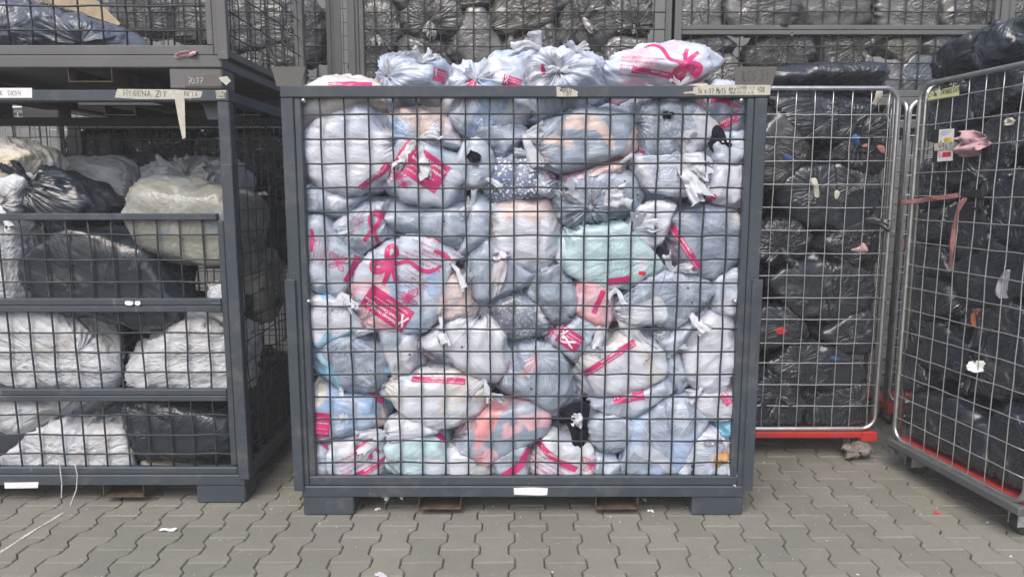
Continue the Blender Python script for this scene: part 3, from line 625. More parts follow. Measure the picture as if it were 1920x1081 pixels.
# ------------------------------------------------------------ prints carried by the film
_tx = {}
def text_mesh(s, bold=False):
    if (s, bold) not in _tx:
        cu = bpy.data.curves.new('lettering', 'FONT'); cu.body = s; cu.size = 1; cu.resolution_u = 2; cu.offset = .02 if bold else 0
        ob = bpy.data.objects.new('lettering', cu); COL.objects.link(ob); dg = bpy.context.evaluated_depsgraph_get()
        me = bpy.data.meshes.new_from_object(ob.evaluated_get(dg)); v = np.array([p.co[:2] for p in me.vertices]).reshape(-1, 2); f = [tuple(p.vertices) for p in me.polygons]
        bpy.data.objects.remove(ob); bpy.data.curves.remove(cu); bpy.data.meshes.remove(me); _tx[s, bold] = (v, f)
    return _tx[s, bold]
class Print:
    """maps a flat design (photo pixels, u right, v up) onto the front of a bag"""
    def __init__(s, key, px, py, ang, k=1.0):
        b = s.b = BAGS[key]; o = CAM - b['cw']; d = ray(px, py); d /= np.linalg.norm(d)
        h, n, _, dist = b['bvh'].ray_cast(Vector(o), Vector(d)); s.ok = h is not None
        if not s.ok: print('print misses', key, px, py); return
        V = Vector(-d); n = (n * .55 + V * .6 + Vector((0, -.3, 0))).normalized()
        r0 = Vector((1, 0, 0)); r0 = (r0 - n * r0.dot(n)).normalized(); u0 = n.cross(r0) * 1.0; a = R(ang)
        s.r = r0 * math.cos(a) + u0 * math.sin(a); s.u = u0 * math.cos(a) - r0 * math.sin(a); s.n = n; s.h = h
        dep = (h + Vector(b['cw']) - Vector(CAM)).dot(Vector((0, CP, -SP))); s.px = dep / F * k; s.off = .0016
    def put(s, name, uv, faces, mat, off):
        """project the design's points on the film along the local normal; drop faces that miss"""
        bv = s.b['bvh']; v = []; good = []
        for a, c in uv:
            org = s.h + s.r * (a * s.px) + s.u * (c * s.px) + s.n * .16
            h, n, _, dist = bv.ray_cast(org, -s.n, .36)
            ok = h is not None and n.dot(s.n) > .12; good.append(ok); v.append(h + n * off if ok else org)
        fs = [f for f in faces if all(good[i] for i in f)]
        if not fs: return
        used = sorted({i for f in fs for i in f}); mp = {i: k for k, i in enumerate(used)}
        me = bpy.data.meshes.new(name); me.from_pydata([tuple(v[i]) for i in used], [], [tuple(mp[i] for i in f) for f in fs])
        me.polygons.foreach_set('use_smooth', [True] * len(fs)); link(name, me, mat, s.b['obj'])
    def quad(s, name, f2d, nu, nv, mat, off):
        uv = [f2d(i / nu, j / nv) for j in range(nv + 1) for i in range(nu + 1)]; w = nu + 1
        s.put(name, uv, [(j * w + i, j * w + i + 1, (j + 1) * w + i + 1, (j + 1) * w + i) for j in range(nv) for i in range(nu)], mat, off)
    def text(s, t, u, v, size, mat='magenta', ang=0, off=.0019, bold=False, bend=0):
        tv, tf = text_mesh(t, bold); ca, sa = math.cos(R(ang)), math.sin(R(ang)); q = tv * size
        q = np.stack([q[:, 0], q[:, 1] + bend * q[:, 0] ** 2], 1)
        s.put('lettering', [(u + x * ca - y * sa, v + x * sa + y * ca) for x, y in q], tf, M[mat], off)
    def curve(s, name, pts, w, mat='magenta', off=.0017, n=10):
        """a band w wide through control points"""
        P = np.array(pts, float); t = np.linspace(0, len(P) - 1, (len(P) - 1) * n + 1); Q = []
        for x in t:
            i = min(int(x), len(P) - 2); f = x - i; p0, p1, p2, p3 = P[max(i - 1, 0)], P[i], P[i + 1], P[min(i + 2, len(P) - 1)]
            Q.append(.5 * (2 * p1 + (p2 - p0) * f + (2 * p0 - 5 * p1 + 4 * p2 - p3) * f * f + (3 * p1 - p0 - 3 * p2 + p3) * f ** 3))
        Q = np.array(Q); T = np.gradient(Q, axis=0); T /= np.linalg.norm(T, axis=1)[:, None] + 1e-9; Nn = np.stack([-T[:, 1], T[:, 0]], 1)
        ws = np.interp(t, np.arange(len(P)), w if isinstance(w, (list, tuple)) else [w] * len(P)); c = 4
        uv = [tuple(Q[i] + Nn[i] * ws[i] * (j / c - .5)) for i in range(len(Q)) for j in range(c + 1)]
        s.put(name, uv, [(i * (c + 1) + j, i * (c + 1) + j + 1, (i + 1) * (c + 1) + j + 1, (i + 1) * (c + 1) + j) for i in range(len(Q) - 1) for j in range(c)], M[mat], off)
    # designs
    def ribbon(s, z=1.0, mat='magenta', u=0, v=0, off=.0017, rot=0):
        ca, sa = math.cos(R(rot)), math.sin(R(rot)); f = lambda L: [(u + z * (x * ca - y * sa), v + z * (x * sa + y * ca)) for x, y in L]
        s.curve('ribbon_emblem', f([(-16, -34), (-6, -12), (8, 10), (11, 26), (0, 34), (-11, 26), (-8, 10), (6, -12), (16, -34)]), [9 * z] * 4 + [6 * z] + [9 * z] * 4, mat, off)
    def bow(s, z=1.0, rot=0, u=0, v=0):
        """large printed ribbon bow with trailing tails"""
        ca, sa = math.cos(R(rot)), math.sin(R(rot)); f = lambda L: [(u + z * (x * ca - y * sa), v + z * (x * sa + y * ca)) for x, y in L]
        s.curve('ribbon_print', f([(0, 0), (14, 12), (24, 22), (22, 36), (8, 34), (2, 18), (0, 0)]), [14 * z, 14 * z, 12 * z, 10 * z, 10 * z, 12 * z, 14 * z])
        s.curve('ribbon_print', f([(0, 0), (-14, 8), (-30, 12), (-34, -4), (-18, -8), (0, 0)]), [12 * z, 14 * z, 15 * z, 14 * z, 14 * z, 12 * z], off=.002)
        s.curve('ribbon_print', f([(-2, 0), (-6, -18), (-22, -40)]), [10 * z, 12 * z, 8 * z], off=.0021); s.curve('ribbon_print', f([(2, 0), (8, -20), (6, -44)]), [10 * z, 12 * z, 9 * z], off=.0022)
        s.curve('ribbon_print', f([(0, 0), (20, -2), (46, -6), (66, -28), (88, -36), (112, -30)]), [10 * z, 9 * z, 9 * z, 10 * z, 9 * z, 3 * z], off=.0018)
    def fly(s, z=1.0, rot=0, u=0, v=0):
        ca, sa = math.cos(R(rot)), math.sin(R(rot)); f = lambda L: [(u + z * (x * ca - y * sa), v + z * (x * sa + y * ca)) for x, y in L]
        for sg in (1, -1):
            for L in ([(0, 2), (8 * sg, 12), (19 * sg, 14), (16 * sg, 4), (2 * sg, 0)], [(0, 0), (9 * sg, -3), (14 * sg, -12), (5 * sg, -11), (0, -3)], [(1 * sg, 3), (14 * sg, 10)], [(1 * sg, 1), (12 * sg, 5)], [(1 * sg, -2), (9 * sg, -8)], [(0, 5), (3 * sg, 12), (6 * sg, 15)]):
                s.curve('butterfly_print', f(L), 1.6 * z, n=5)
        s.curve('butterfly_print', f([(0, 7), (0, 0), (0, -8)]), 2.6 * z, n=4)
    def box(s, w, h, mode=0):
        """helpline panel: magenta block, white lettering and a looped ribbon"""
        s.quad('printed_panel', lambda a, c: ((a - .5) * w, (c - .5) * h), max(4, int(w / 3)), max(4, int(h / 3)), M['magenta'], .0015)
        k = h / 62.0
        if mode != 2: s.ribbon(.30 * h / 34, 'white_ink', -w * .5 + h * .22, h * .12, .0028, 0)
        rows = [('National Hereditary', 11, .24, True), ('Breast Cancer Helpline', 11, .06, True), ('www.breastcancergenetics.co.uk', 7.0, -.16, False), ('Registered no. 1150667', 6.6, -.34, False)]
        if mode == 1: rows = rows[:2]
        x0 = -w * .5 + (h * .42 if mode != 2 else h * .06)
        for t, sz, y, bd in rows:
            z = sz * k; wid = text_mesh(t, bd)[0][:, 0].max() * z; room = w * .5 - x0 - 2
            if wid > room: z *= room / wid
            s.text(t, x0 if y > -.1 else x0 - h * (.2 if mode != 2 else 0), y * h, z, 'white_ink', 0, .0029, bd)
    def band(s, w, h=11, bend=0):
        """safety strip"""
        s.quad('printed_strip', lambda a, c: ((a - .5) * w, (c - .5) * h + bend * ((a - .5) * w) ** 2), max(8, int(w / 3)), 4, M['magenta'], .0015)
        z = h * .42; t1 = 'SAFETY FIRST!'; s.text(t1, -text_mesh(t1, True)[0][:, 0].max() * z * .5, h * .08, z, 'white_ink', 0, .0029, True, bend)
        t2 = 'Please keep this bag away from babies, children and pets'; wid = text_mesh(t2)[0][:, 0].max(); z2 = min(h * .36, (w - 4) / wid)
        s.text(t2, -wid * z2 * .5, -h * .34, z2, 'white_ink', 0, .0029, False, bend)
    def lines(s, size=8, rot=0):
        for k, (t, z) in enumerate((('Thank you for your support!', 1.15), ('Collections will be made after 8am', .85), ('Any questions? Call us on', .9), ('01629 813000', 1.25), ('www.breastcancergenetics.co.uk', .85))):
            s.text(t, -size * 6, (1.5 - k) * size * 1.35, size * z, 'magenta', rot)
# ------------------------------------------------------------ the full cage of pale bags
FC = Frame((0, YC + .018, 0), (1, 0, 0), dict(x0=XC + .045, x1=XC + 1.955, z0=.137), (xv, .2425, .1), .034)
GC = 'charity bags filling the cage'
def c(*a, **k): plan(FC, *a, group=GC, **k)
# heaped above the top rail
c('a1', 'peach and cream bag in the top left corner of the cage', 640, 208, 88, 60, 4, 'pe cr w', .22, dots=.0, d=.02, t1=.47)
c('a2', 'grey bag with a white tie standing up above the top rail', 782, 184, 84, 70, -4, 'g lg dg', .42, d=.03, knot=(745, 158, .75, 90, 2))
c('a3', 'pale bag with two short handles above the top rail', 908, 200, 80, 70, 0, 'li w bl', .42, d=.03, knot=(900, 172, .7, 92, 2))
c('a4', 'pale blue bag wedged behind the heap, above the rail', 972, 146, 56, 48, 0, 'li bl w', .5, d=.22)
c('a5', 'big whitish bag with a dark red spot over the rail label', 1048, 166, 104, 72, 0, 'li w li', .48, d=.04, knot=(1046, 150, .8, 70, 3))
c('a6', 'large pink and white printed bag topping the heap', 1240, 146, 104, 58, 6, 'li li pk', .45, d=.06, t1=.55)
c('a7', 'peach crocheted bundle just under the right end of the rail', 1272, 196, 66, 34, 0, 'pe pe pk', .12, d=.03, dots=.35)
c('a8', 'grey bag with magenta writing in the top right corner', 1362, 212, 46, 52, 0, 'lg li g', .4, d=.02)
c('a9', 'grey rounded bag under the rail beside the rail label', 1060, 212, 92, 30, 0, 'g sl lg', .36, d=.07)
# second row
c('b1', 'big white bag at the left side, magenta strip along its bottom', 656, 288, 78, 74, 20, 'w w li', .55)
c('b2', 'light blue, yellow and peach bag with hanging white ties', 796, 252, 76, 44, -6, 'bl li pe', .25, t1=.5, knot=(790, 258, 1.15, 290, 3), d=.01)
c('b3', 'grey bag with the large magenta helpline panel', 790, 318, 84, 54, -20, 'lg li g', .45)
c('b4', 'smooth grey bag between the tied bag and the spotted bag', 925, 276, 66, 40, 0, 'g lg sl', .42, d=.02)
c('b5', 'small pale bag torn open on black cloth', 892, 305, 34, 40, 15, 'lg li nv', .4)
c('b6', 'large grey bag with a pink roll showing at its left end', 1098, 266, 96, 56, 10, 'g g pe', .28, t1=.62)
c('b7', 'dark patterned bag with a shoe poking out', 1246, 240, 78, 58, -12, 'sl g w', .26, dots=.25, d=.02)
c('b8', 'small grey bag below the black sock at the right edge', 1362, 282, 38, 34, 0, 'lg w li', .5, d=.01)
c('b9', 'grey white bag with loose torn handles near the black sock', 1247, 318, 76, 42, -4, 'g li w', .46, knot=(1262, 300, 1.6, 0, 3))
c('b10', 'cream white bag below the corner bag at the right edge', 1346, 344, 52, 52, 10, 'w cr li', .5)
# third row
c('d1', 'blue bag with white polka dots', 984, 340, 74, 56, -18, '(.13,.17,.30) (.16,.2,.32) li', .06, dots=1.0, t1=.6, star=.2)
c('d2', 'thin pink bag squeezed under the grey and pink roll bag', 1112, 322, 76, 22, 8, 'pk pe pk', .35, d=.02)
c('d3', 'grey white bag at the left side under the big white bag', 634, 384, 62, 36, -8, 'lg g w', .48)
c('d4', 'slate grey bag with a ruffled white knot in front', 1124, 378, 84, 58, 0, 'sl g lg', .3, knot=(1112, 384, 1.45, 85, 3))
c('d5', 'grey bag tucked behind the cream white bag', 1226, 362, 50, 34, 0, 'lg g pe', .42, d=.05)
c('d6', 'small printed bag with a magenta ribbon loop', 694, 424, 56, 40, 22, 'lg li g', .42)
c('d7', 'long grey bag with faint orange writing', 802, 414, 86, 54, -14, 'g lg g', .38, t1=.5)
c('d8', 'tall pale grey bag left of the peach topped bag', 894, 434, 52, 72, -10, 'lg li g', .5)
c('d9', 'large white bag with a peach shoulder', 994, 438, 80, 66, -10, 'w pe li', .42, t1=.52)
c('d10', 'whitish bag folded over the top of the mint bag', 1214, 424, 52, 36, 30, 'w li cr', .62, d=.005)
c('d11', 'large mint green bag in the middle of the right half', 1148, 478, 108, 56, 8, 'mi mi w', .34, t1=.58)
c('d12', 'slate bag with a magenta diagonal strip over cream cloth', 1318, 454, 74, 62, 0, 'sl cr g', .26, t1=.56)
# fourth row
c('e1', 'grey printed bag with a butterfly at the left side', 628, 476, 58, 70, 6, 'lg li g', .46)
c('e2', 'large ribbon printed bag over blue and pink cloth', 760, 534, 104, 80, 28, 'li bl pk', .26, t1=.5)
c('e3', 'grey bag right of the large ribbon printed bag', 852, 556, 50, 46, -20, 'lg g pe', .42, d=.03)
c('e4', 'grey bag with a patterned sock against the wires', 936, 512, 56, 62, 12, 'g lg lg', .44, d=.01)
c('e5', 'dark grey bag below the peach shouldered bag', 1030, 548, 56, 48, 0, 'sl g dg', .34)
c('e6', 'coral red bag with a magenta edge beside white ties', 1110, 562, 48, 40, 0, 'co pk co', .3)
c('e7', 'long white and slate bag gathered at its left end', 1232, 556, 106, 50, -4, 'g sl w', .36, knot=(1142, 586, 1.7, 230, 3))
c('e8', 'pale bag squeezed against the right side below the slate bag', 1356, 545, 34, 52, 0, 'lg w li', .56, d=.02)
c('e9', 'tall white bag at the left side with blue cloth below', 628, 598, 54, 62, 8, 'w w cy', .5, t1=.6)
c('e10', 'grey bag speckled white below the tall white bag', 668, 672, 76, 52, -12, 'sl g cy', .36, dots=.12)
c('e11', 'small bag of white, grey and pink bundles', 750, 650, 48, 52, 0, 'w g pk', .26, t1=.48)
c('e12', 'big white and charcoal bag tied at its upper right', 868, 646, 92, 66, 0, 'w dg pk', .34, t1=.49, knot=(905, 580, 1.9, 120, 3))
c('e13', 'dark blue grey floral bag under the patterned sock', 972, 594, 54, 44, -8, 'sl dg w', .16, dots=.3)
c('e14', 'grey printed bag with a small ribbon panel', 1068, 624, 58, 42, -10, 'lg li g', .44)
c('e15', 'grey bag with pale bars, right of the printed bags', 1264, 618, 84, 44, 14, 'lg g li', .4, d=.02)
c('e16', 'tall fluffy white bag at the right side', 1330, 662, 48, 82, -6, 'w li w', .4)
c('e17', 'bright white bag with a diagonal magenta strip', 1168, 682, 84, 58, 16, 'w w cr', .6)
c('e18', 'large plain grey bag in the lower middle', 1000, 702, 92, 70, -10, 'g g pk', .42, t1=.6)
c('e19', 'grey and beige bag right of the bright white bag', 1262, 690, 34, 52, 0, 'lg pe g', .34, d=.03)
# bottom rows
c('f1', 'cream and blue bag low at the left side', 652, 770, 72, 58, -12, 'cr bl pe', .2, t1=.48)
c('f2', 'cream white bag under a straight magenta strip', 816, 742, 92, 48, 4, 'w cr w', .42)
c('f3', 'grey bag with a magenta ribbon panel near the right', 1186, 742, 94, 38, 8, 'g lg li', .44, d=.01)
c('f4', 'crumpled white bag with a magenta corner at the right side', 1338, 752, 50, 28, 0, 'w cr lg', .56)
c('f5', 'small white tied bag under the cream white bag', 776, 800, 56, 24, 14, 'w lg cr', .5, knot=(740, 806, 1.1, 220, 3))
c('f6', 'pink, coral and grey bag in the bottom middle', 934, 812, 108, 56, 10, 'co g pk', .2, t1=.47)
c('f7', 'grey bag right of the black garment', 1150, 800, 54, 36, 16, 'g li lg', .44)
c('f8', 'large light blue bag across the bottom right', 1238, 818, 116, 70, 24, 'bl g li', .45, t1=.56)
c('f9', 'printed bag with a magenta bow at the bottom left', 680, 856, 68, 42, 14, 'li lg w', .46)
c('f10', 'thin magenta printed bag squeezed in the bottom left corner', 608, 858, 22, 40, 0, 'lg pk g', .4, d=.02)
c('f11', 'mint and white bag with a torn tie at the bottom', 792, 854, 60, 42, 0, 'mi w li', .34, knot=(760, 874, 1.0, 200, 3))
c('f12', 'small white bag with dark drawings beside the yellow bundle', 864, 868, 32, 30, 0, 'w w lg', .4)
c('f13', 'small yellow bundle on the floor of the cage', 902, 880, 24, 16, 0, 'ye ye g', .1)
c('f14', 'slate bag with a magenta ribbon at the bottom', 962, 862, 44, 36, 20, 'sl g lg', .4)
c('f15', 'cream bag with a curved magenta strip at the bottom', 1052, 856, 76, 40, -14, 'w cr lg', .42)
c('f16', 'pale bag tied over jeans and a tan shirt', 1312, 850, 62, 46, 10, 'li g w', .44, knot=(1338, 846, 1.1, 40, 3))
c('f17', 'bright blue bundle wedged at the right side', 1362, 792, 22, 24, 0, 'cy cy bl', .12, d=.02)
c('f18', 'small grey bag low between the curved strip bag and the light blue bag', 1128, 866, 34, 28, 0, 'lg li g', .42, d=.02)
k = 0
for zc in (.35, .75, 1.15, 1.55):
    for xc in (-.62, -.2, .22, .64):
        FC.bags.append(dict(fr=FC, key='h%d' % k, label='pale bag packed deeper in the full cage behind the front bags', c=np.array([xc + XC + .93 + .05 * (k % 3), .62, zc + .05 * (k % 2)]),
            r=np.array([.29, .25, .26]), ang=.3 * (k % 4), cols=[C['g'], C['lg'], C['w']], milk=.4, mat='film', knot=None, t1=.5, dots=0, group='pale bags deep in the full cage', cat='bag', res=.5, name=None, wr=1, e=2.5, c1=None, ear=None, sz=1, d=.3)); BAGS['h%d' % k] = FC.bags[-1]; k += 1
build_bags(FC)
def pillow(name, label, cat, pts, Y, mat, bulge, seed, amp=.012):
    """soft folded cloth with an outline and a full rounded body"""
    P = np.array([at(a, b_, Y) for a, b_ in pts]); n = len(P); Q = []
    for i in range(n):
        p0, p1, p2_, p3 = P[i - 1], P[i], P[(i + 1) % n], P[(i + 2) % n]
        for f in np.linspace(0, 1, 6, endpoint=False): Q.append(.5 * (2 * p1 + (p2_ - p0) * f + (2 * p0 - 5 * p1 + 4 * p2_ - p3) * f * f + (3 * p1 - p0 - 3 * p2_ + p3) * f ** 3))
    Q = np.array(Q); N = len(Q); cen = Q.mean(0); V = []; m = 9; F_ = []
    for sgn in (-1, 1):
        for k in range(1, m + 1):
            t = k / m if sgn < 0 else 1 - (k - 1) / m * 1.0; t = max(t, .04); w = (1 - t ** 2.6); V += [cen + (q - cen) * t + np.array([0, sgn * bulge * w * (1 if sgn < 0 else 2.2), 0]) for q in Q]
    V = np.array(V) - cen; V[:, 1] += amp * pn(V / .05, seed) + amp * .8 * ridge(V / np.array([.05, .2, .16]), seed + 2); R_ = 2 * m
    q = [(i * N + j, i * N + (j + 1) % N, (i + 1) * N + (j + 1) % N, (i + 1) * N + j) for i in range(R_ - 1) for j in range(N)]
    me = mesh_np(name, V, q); return tag(link(name, me, M[mat], None, tuple(cen)), label, cat)
pillow('garment', 'black garment hanging out between two bags', 'garment', [(1047, 770), (1070, 757), (1096, 752), (1107, 766), (1101, 795), (1105, 812), (1090, 846), (1075, 838), (1070, 812), (1060, 792)], YC + .045, 'darkcloth', .022, 3)
pillow('sock', 'black sock bunched at the right edge of the cage', 'sock', [(1330, 240), (1345, 234), (1358, 246), (1366, 268), (1382, 274), (1384, 288), (1358, 290), (1334, 284), (1327, 262)], YC + .05, 'darkcloth', .025, 4)
pillow('shirt', 'tan shirt spilling from the tied bag in the corner', 'garment', [(1334, 848), (1350, 838), (1368, 840), (1369, 868), (1364, 884), (1345, 884), (1332, 870)], YC + .046, 'tan', .022, 5)
pillow('jeans', 'blue jeans spilling from the tied bag in the corner', 'garment', [(1276, 866), (1292, 862), (1304, 872), (1320, 872), (1330, 880), (1312, 890), (1284, 892)], YC + .043, 'denim', .018, 6)
# prints
p = Print('a1', 655, 160, 3); p.ok and (p.box(80, 16, 2))
p = Print('a2', 824, 142, -12); p.ok and (p.box(34, 24, 1))
p = Print('a3', 960, 156, -14); p.ok and (p.box(36, 24, 1))
p = Print('a3', 884, 158, 10); p.ok and p.quad('printed_panel', lambda a, q: ((a - .5) * 14, (q - .5) * 14), 5, 5, M['magenta'], .0015)
p = Print('a5', 1018, 132, 10); p.ok and p.curve('printed_panel', [(0, 12), (0, 0), (2, -10)], [4, 8, 3])
p = Print('a6', 1288, 120, 168, .95); p.ok and p.bow(.8)
p = Print('a6', 1236, 138, -12); p.ok and p.band(104, 13, -.0012)
p = Print('a6', 1200, 122, -6); p.ok and p.lines(6.0)
p = Print('a8', 1362, 230, 24); p.ok and (p.band(44, 13), p.lines(4.6))
p = Print('a8', 1352, 192, -10); p.ok and p.curve('ribbon_print', [(-24, 6), (-4, 8), (16, 0), (34, -4)], [16, 16, 8, 3])
p = Print('b1', 704, 332, 36); p.ok and p.band(70, 13, .002)
p = Print('b3', 790, 312, -34, 1.0); p.ok and p.box(96, 58, 0)
p = Print('b3', 745, 330, -20); p.ok and p.fly(.95)
p = Print('b3', 758, 345, -20); p.ok and p.fly(.6)
p = Print('b6', 1148, 300, 24); p.ok and p.band(34, 9)
p = Print('d2', 1064, 324, 10); p.ok and p.quad('printed_panel', lambda a, q: ((a - .5) * 30, (q - .5) * 12), 8, 4, M['magenta'], .0015)
p = Print('d1', 1012, 310, -34); p.ok and p.band(70, 9)
p = Print('b7', 1198, 278, -30); p.ok and p.band(36, 9)
p = Print('b10', 1312, 386, 8); p.ok and p.curve('printed_strip', [(-34, -3), (-8, -2), (16, 6), (24, 12)], [6, 10, 12, 4])
p = Print('d5', 1254, 392, 60); p.ok and p.ribbon(.5)
p = Print('d6', 700, 428, 24); p.ok and (p.ribbon(.8, rot=-35), p.curve('printed_strip', [(14, 26), (30, 12), (36, -14)], [12, 16, 16]))
p = Print('d6', 672, 412, 40); p.ok and p.lines(3.6)
p = Print('d12', 1284, 462, -56); p.ok and p.band(96, 13)
p = Print('d12', 1268, 488, -48); p.ok and p.lines(5.6)
p = Print('e1', 634, 492, -18); p.ok and p.fly(1.0)
p = Print('e1', 600, 470, 78); p.ok and p.lines(4.2)
p = Print('e1', 662, 505, -20); p.ok and p.curve('printed_strip', [(4, 26), (0, 0), (-6, -26)], [18, 15, 9])
p = Print('e1', 585, 455, 0); p.ok and p.curve('printed_strip', [(0, 26), (1, 6), (-2, -16)], [4, 9, 5])
p = Print('e2', 728, 496, 14); p.ok and p.bow(.86, 0)
p = Print('e2', 726, 578, 146); p.ok and p.box(94, 46, 0)
p = Print('e2', 765, 560, 10); p.ok and p.fly(1.05)
p = Print('e2', 796, 480, 158); p.ok and p.lines(6.4)
p = Print('e2', 772, 528, 146); p.ok and p.lines(4.8)
p = Print('e2', 826, 476, -32); p.ok and p.curve('printed_strip', [(-14, -2), (6, 2), (26, 0)], [4, 9, 5])
p = Print('e6', 1122, 566, 68); p.ok and p.quad('printed_strip', lambda a, q: ((a - .5) * 46, (q - .5) * 10), 12, 4, M['magenta'], .0015)
p = Print('d11', 1160, 526, 8); p.ok and p.quad('printed_panel', lambda a, q: ((a - .5) * 42, (q - .5) * 14), 12, 4, M['magenta'], .0015)
p = Print('d11', 1204, 512, -8); p.ok and p.quad('printed_spot', lambda a, q: ((a - .5) * 13, (q - .5) * 7), 4, 3, M['redcloth'], .0015)
p = Print('e14', 1068, 636, -34); p.ok and p.box(46, 34, 1)
p = Print('e14', 1036, 620, 10); p.ok and p.fly(.9)
p = Print('e14', 1064, 640, 60); p.ok and p.ribbon(.42, 'white_ink', 0, 0, .0032)
p = Print('e17', 1142, 672, 33); p.ok and p.band(112, 13)
p = Print('e17', 1172, 648, 30); p.ok and p.text('support!', -14, -2, 11, 'magenta')
p = Print('e17', 1214, 674, 30); p.ok and p.curve('printed_spot', [(-6, 0), (6, 0)], 1.6)
p = Print('f3', 1178, 740, 8); p.ok and (p.box(58, 27, 1), p.ribbon(.36, 'grey_ink', -6, 0, .0032, 60))
p = Print('f1', 604, 796, -6); p.ok and (p.box(28, 46, 2))
p = Print('f1', 692, 732, -14); p.ok and p.curve('ribbon_print', [(-30, 4), (-8, 4), (10, -2), (26, -12), (22, 6)], [3, 11, 12, 9, 6])
p = Print('f2', 822, 712, -3); p.ok and (p.band(100, 12), p.text('Thank you for your support!', -46, 9, 8.5))
p = Print('f4', 1362, 748, -54); p.ok and p.box(22, 16, 2)
p = Print('f9', 688, 832, 30); p.ok and p.bow(.62, 20)
p = Print('f9', 672, 862, 28); p.ok and p.lines(6.6)
p = Print('f9', 698, 876, 30); p.ok and p.band(74, 12)
p = Print('f10', 612, 838, -24); p.ok and p.curve('printed_strip', [(-14, 4), (0, 0), (14, 4)], [4, 7, 4])
p = Print('f11', 824, 816, -40); p.ok and p.quad('printed_panel', lambda a, q: ((a - .5) * 24, (q - .5) * 14), 7, 4, M['magenta'], .0015)
p = Print('f14', 972, 876, 14); p.ok and p.curve('ribbon_print', [(-36, -6), (-14, -4), (4, 4), (16, 16), (26, 30)], [5, 15, 15, 13, 8])
p = Print('f15', 1040, 858, -36); p.ok and p.band(92, 12, .003)
p = Print('f15', 1024, 874, -30); p.ok and p.lines(6)
p = Print('f15', 1108, 872, -10); p.ok and p.fly(.9)
p = Print('f6', 1020, 868, -10); p.ok and p.curve('printed_strip', [(-20, -4), (0, 0), (16, 8)], [4, 8, 5])
p = Print('b2', 770, 300, 0)
# small vent holes punched in the film
for key, px, py in (('d7', 832, 415), ('d7', 845, 463), ('e12', 866, 650), ('e18', 996, 728), ('e7', 1290, 540), ('e7', 1298, 566), ('d4', 1172, 340), ('d4', 1195, 365), ('a6', 1302, 128), ('e11', 768, 664), ('d3', 658, 386), ('d8', 924, 408)):
    p = Print(key, px, py, 0)
    if p.ok:
        n = 9; p.put('vent_hole', [(0, 0)] + [(2.3 * math.cos(6.283 * k / n), 1.9 * math.sin(6.283 * k / n)) for k in range(n)], [(0, k + 1, (k + 1) % n + 1) for k in range(n)], M['ink'], .0012)
# ------------------------------------------------------------ sacks in the half open cage on the left
FL = Frame((0, YL + .018, 0), (1, 0, 0), dict(x0=XL + .06, x1=XL + 1.96, z0=.137, y1=1.1))
GL = 'sacks in the half open cage'
def l(*a, **k): k.setdefault('mat', 'woven'); plan(FL, *a, group=GL, cat='sack', **k)
WV = '(.50,.52,.55) (.42,.41,.40) w'; BK = '(.021,.027,.036) nv nv'
l('l1', 'rolled cream sack at the far left, topmost', 16, 312, 62, 46, -10, '(.56,.54,.48) (.50,.43,.32) w', d=.10)
l('l2', 'coiled white sack end at the far left above the rail', 18, 368, 56, 44, 0, WV, d=.03, knot=(12, 378, 1.0, 40, 3))
l('l3', 'white frayed sack lying behind the black tied sack', 158, 352, 92, 56, 8, WV, d=.5)
l('l4', 'black sack with its tied neck sticking up', 128, 396, 76, 54, -30, BK, mat='black', d=.06, knot=(76, 362, 1.3, 110, 3), star=0, bs=.45)
l('l5', 'huge black sack sprawling behind the upper flap', 205, 522, 212, 86, -14, BK, mat='black', wr=.5, thick=.6, d=.01, star=0, bs=.4)
l('l6', 'olive cream clear sack tilted against the right post', 382, 428, 165, 70, -12, '(.22,.225,.19) (.17,.20,.23) (.28,.28,.24)', .12, star=.0, wr=.7, mat='film', d=.0, thick=1.05, t1=.56, fc=(.30, .305, .275))
l('l7', 'crumpled white sack tied with wire behind the olive one', 340, 352, 118, 56, 8, WV, d=.62, knot=(352, 340, 1.5, 60, 4), wr=1.4)
l('l8', 'white sack edge at the far left behind the upper flap', 6, 500, 68, 92, -12, WV, d=.0)
l('l9', 'large smooth white sack behind the middle flap, at left', 80, 656, 165, 80, -4, WV, d=.0, wr=1.4, thick=.55)
l('l10', 'crumpled white sack behind the middle flap, at right', 346, 664, 186, 76, -2, WV, d=.01, wr=2.0, thick=.7)
l('l11', 'black sack filling the gap above the crumpled white sack', 330, 590, 150, 34, 0, BK, mat='black', d=.16)
l('l12', 'black sack lying low behind the bottom flap', 318, 800, 130, 58, -2, BK, mat='black', d=.03, thick=.6, bs=.5, wr=.7)
l('l13', 'white sack under the double rail at the far left', 80, 768, 130, 40, 0, WV, d=.04, thick=.6)
l('l14', 'flat white sack on the cage floor with hanging strings', 140, 846, 182, 54, -5, WV, d=.0, wr=2.2, thick=.5)
l('l15', 'olive film sack crushed under the low black sack', 310, 868, 66, 26, -10, '(.30,.29,.20) (.42,.40,.30) (.2,.2,.15)', .1, mat='film', d=.02, fc=(.4, .38, .3))
l('l16', 'black sack pressed to the right side below the white one', 468, 770, 60, 100, 0, BK, mat='black', d=.35, thick=1.2)
l('l17', 'grey sack low behind the right post', 478, 540, 54, 66, 0, '(.2,.2,.19) (.34,.33,.28) nv', .15, mat='film', d=.38, fc=(.3, .3, .28))
l('l18', 'black sack at the back under the black tied sack', 205, 668, 120, 100, 0, BK, mat='black', d=.52, thick=.7, res=.6)
l('l19', 'small frayed white sack end beside the right post', 420, 566, 34, 34, 20, WV, d=.0, grow=1.15)
build_bags(FL)
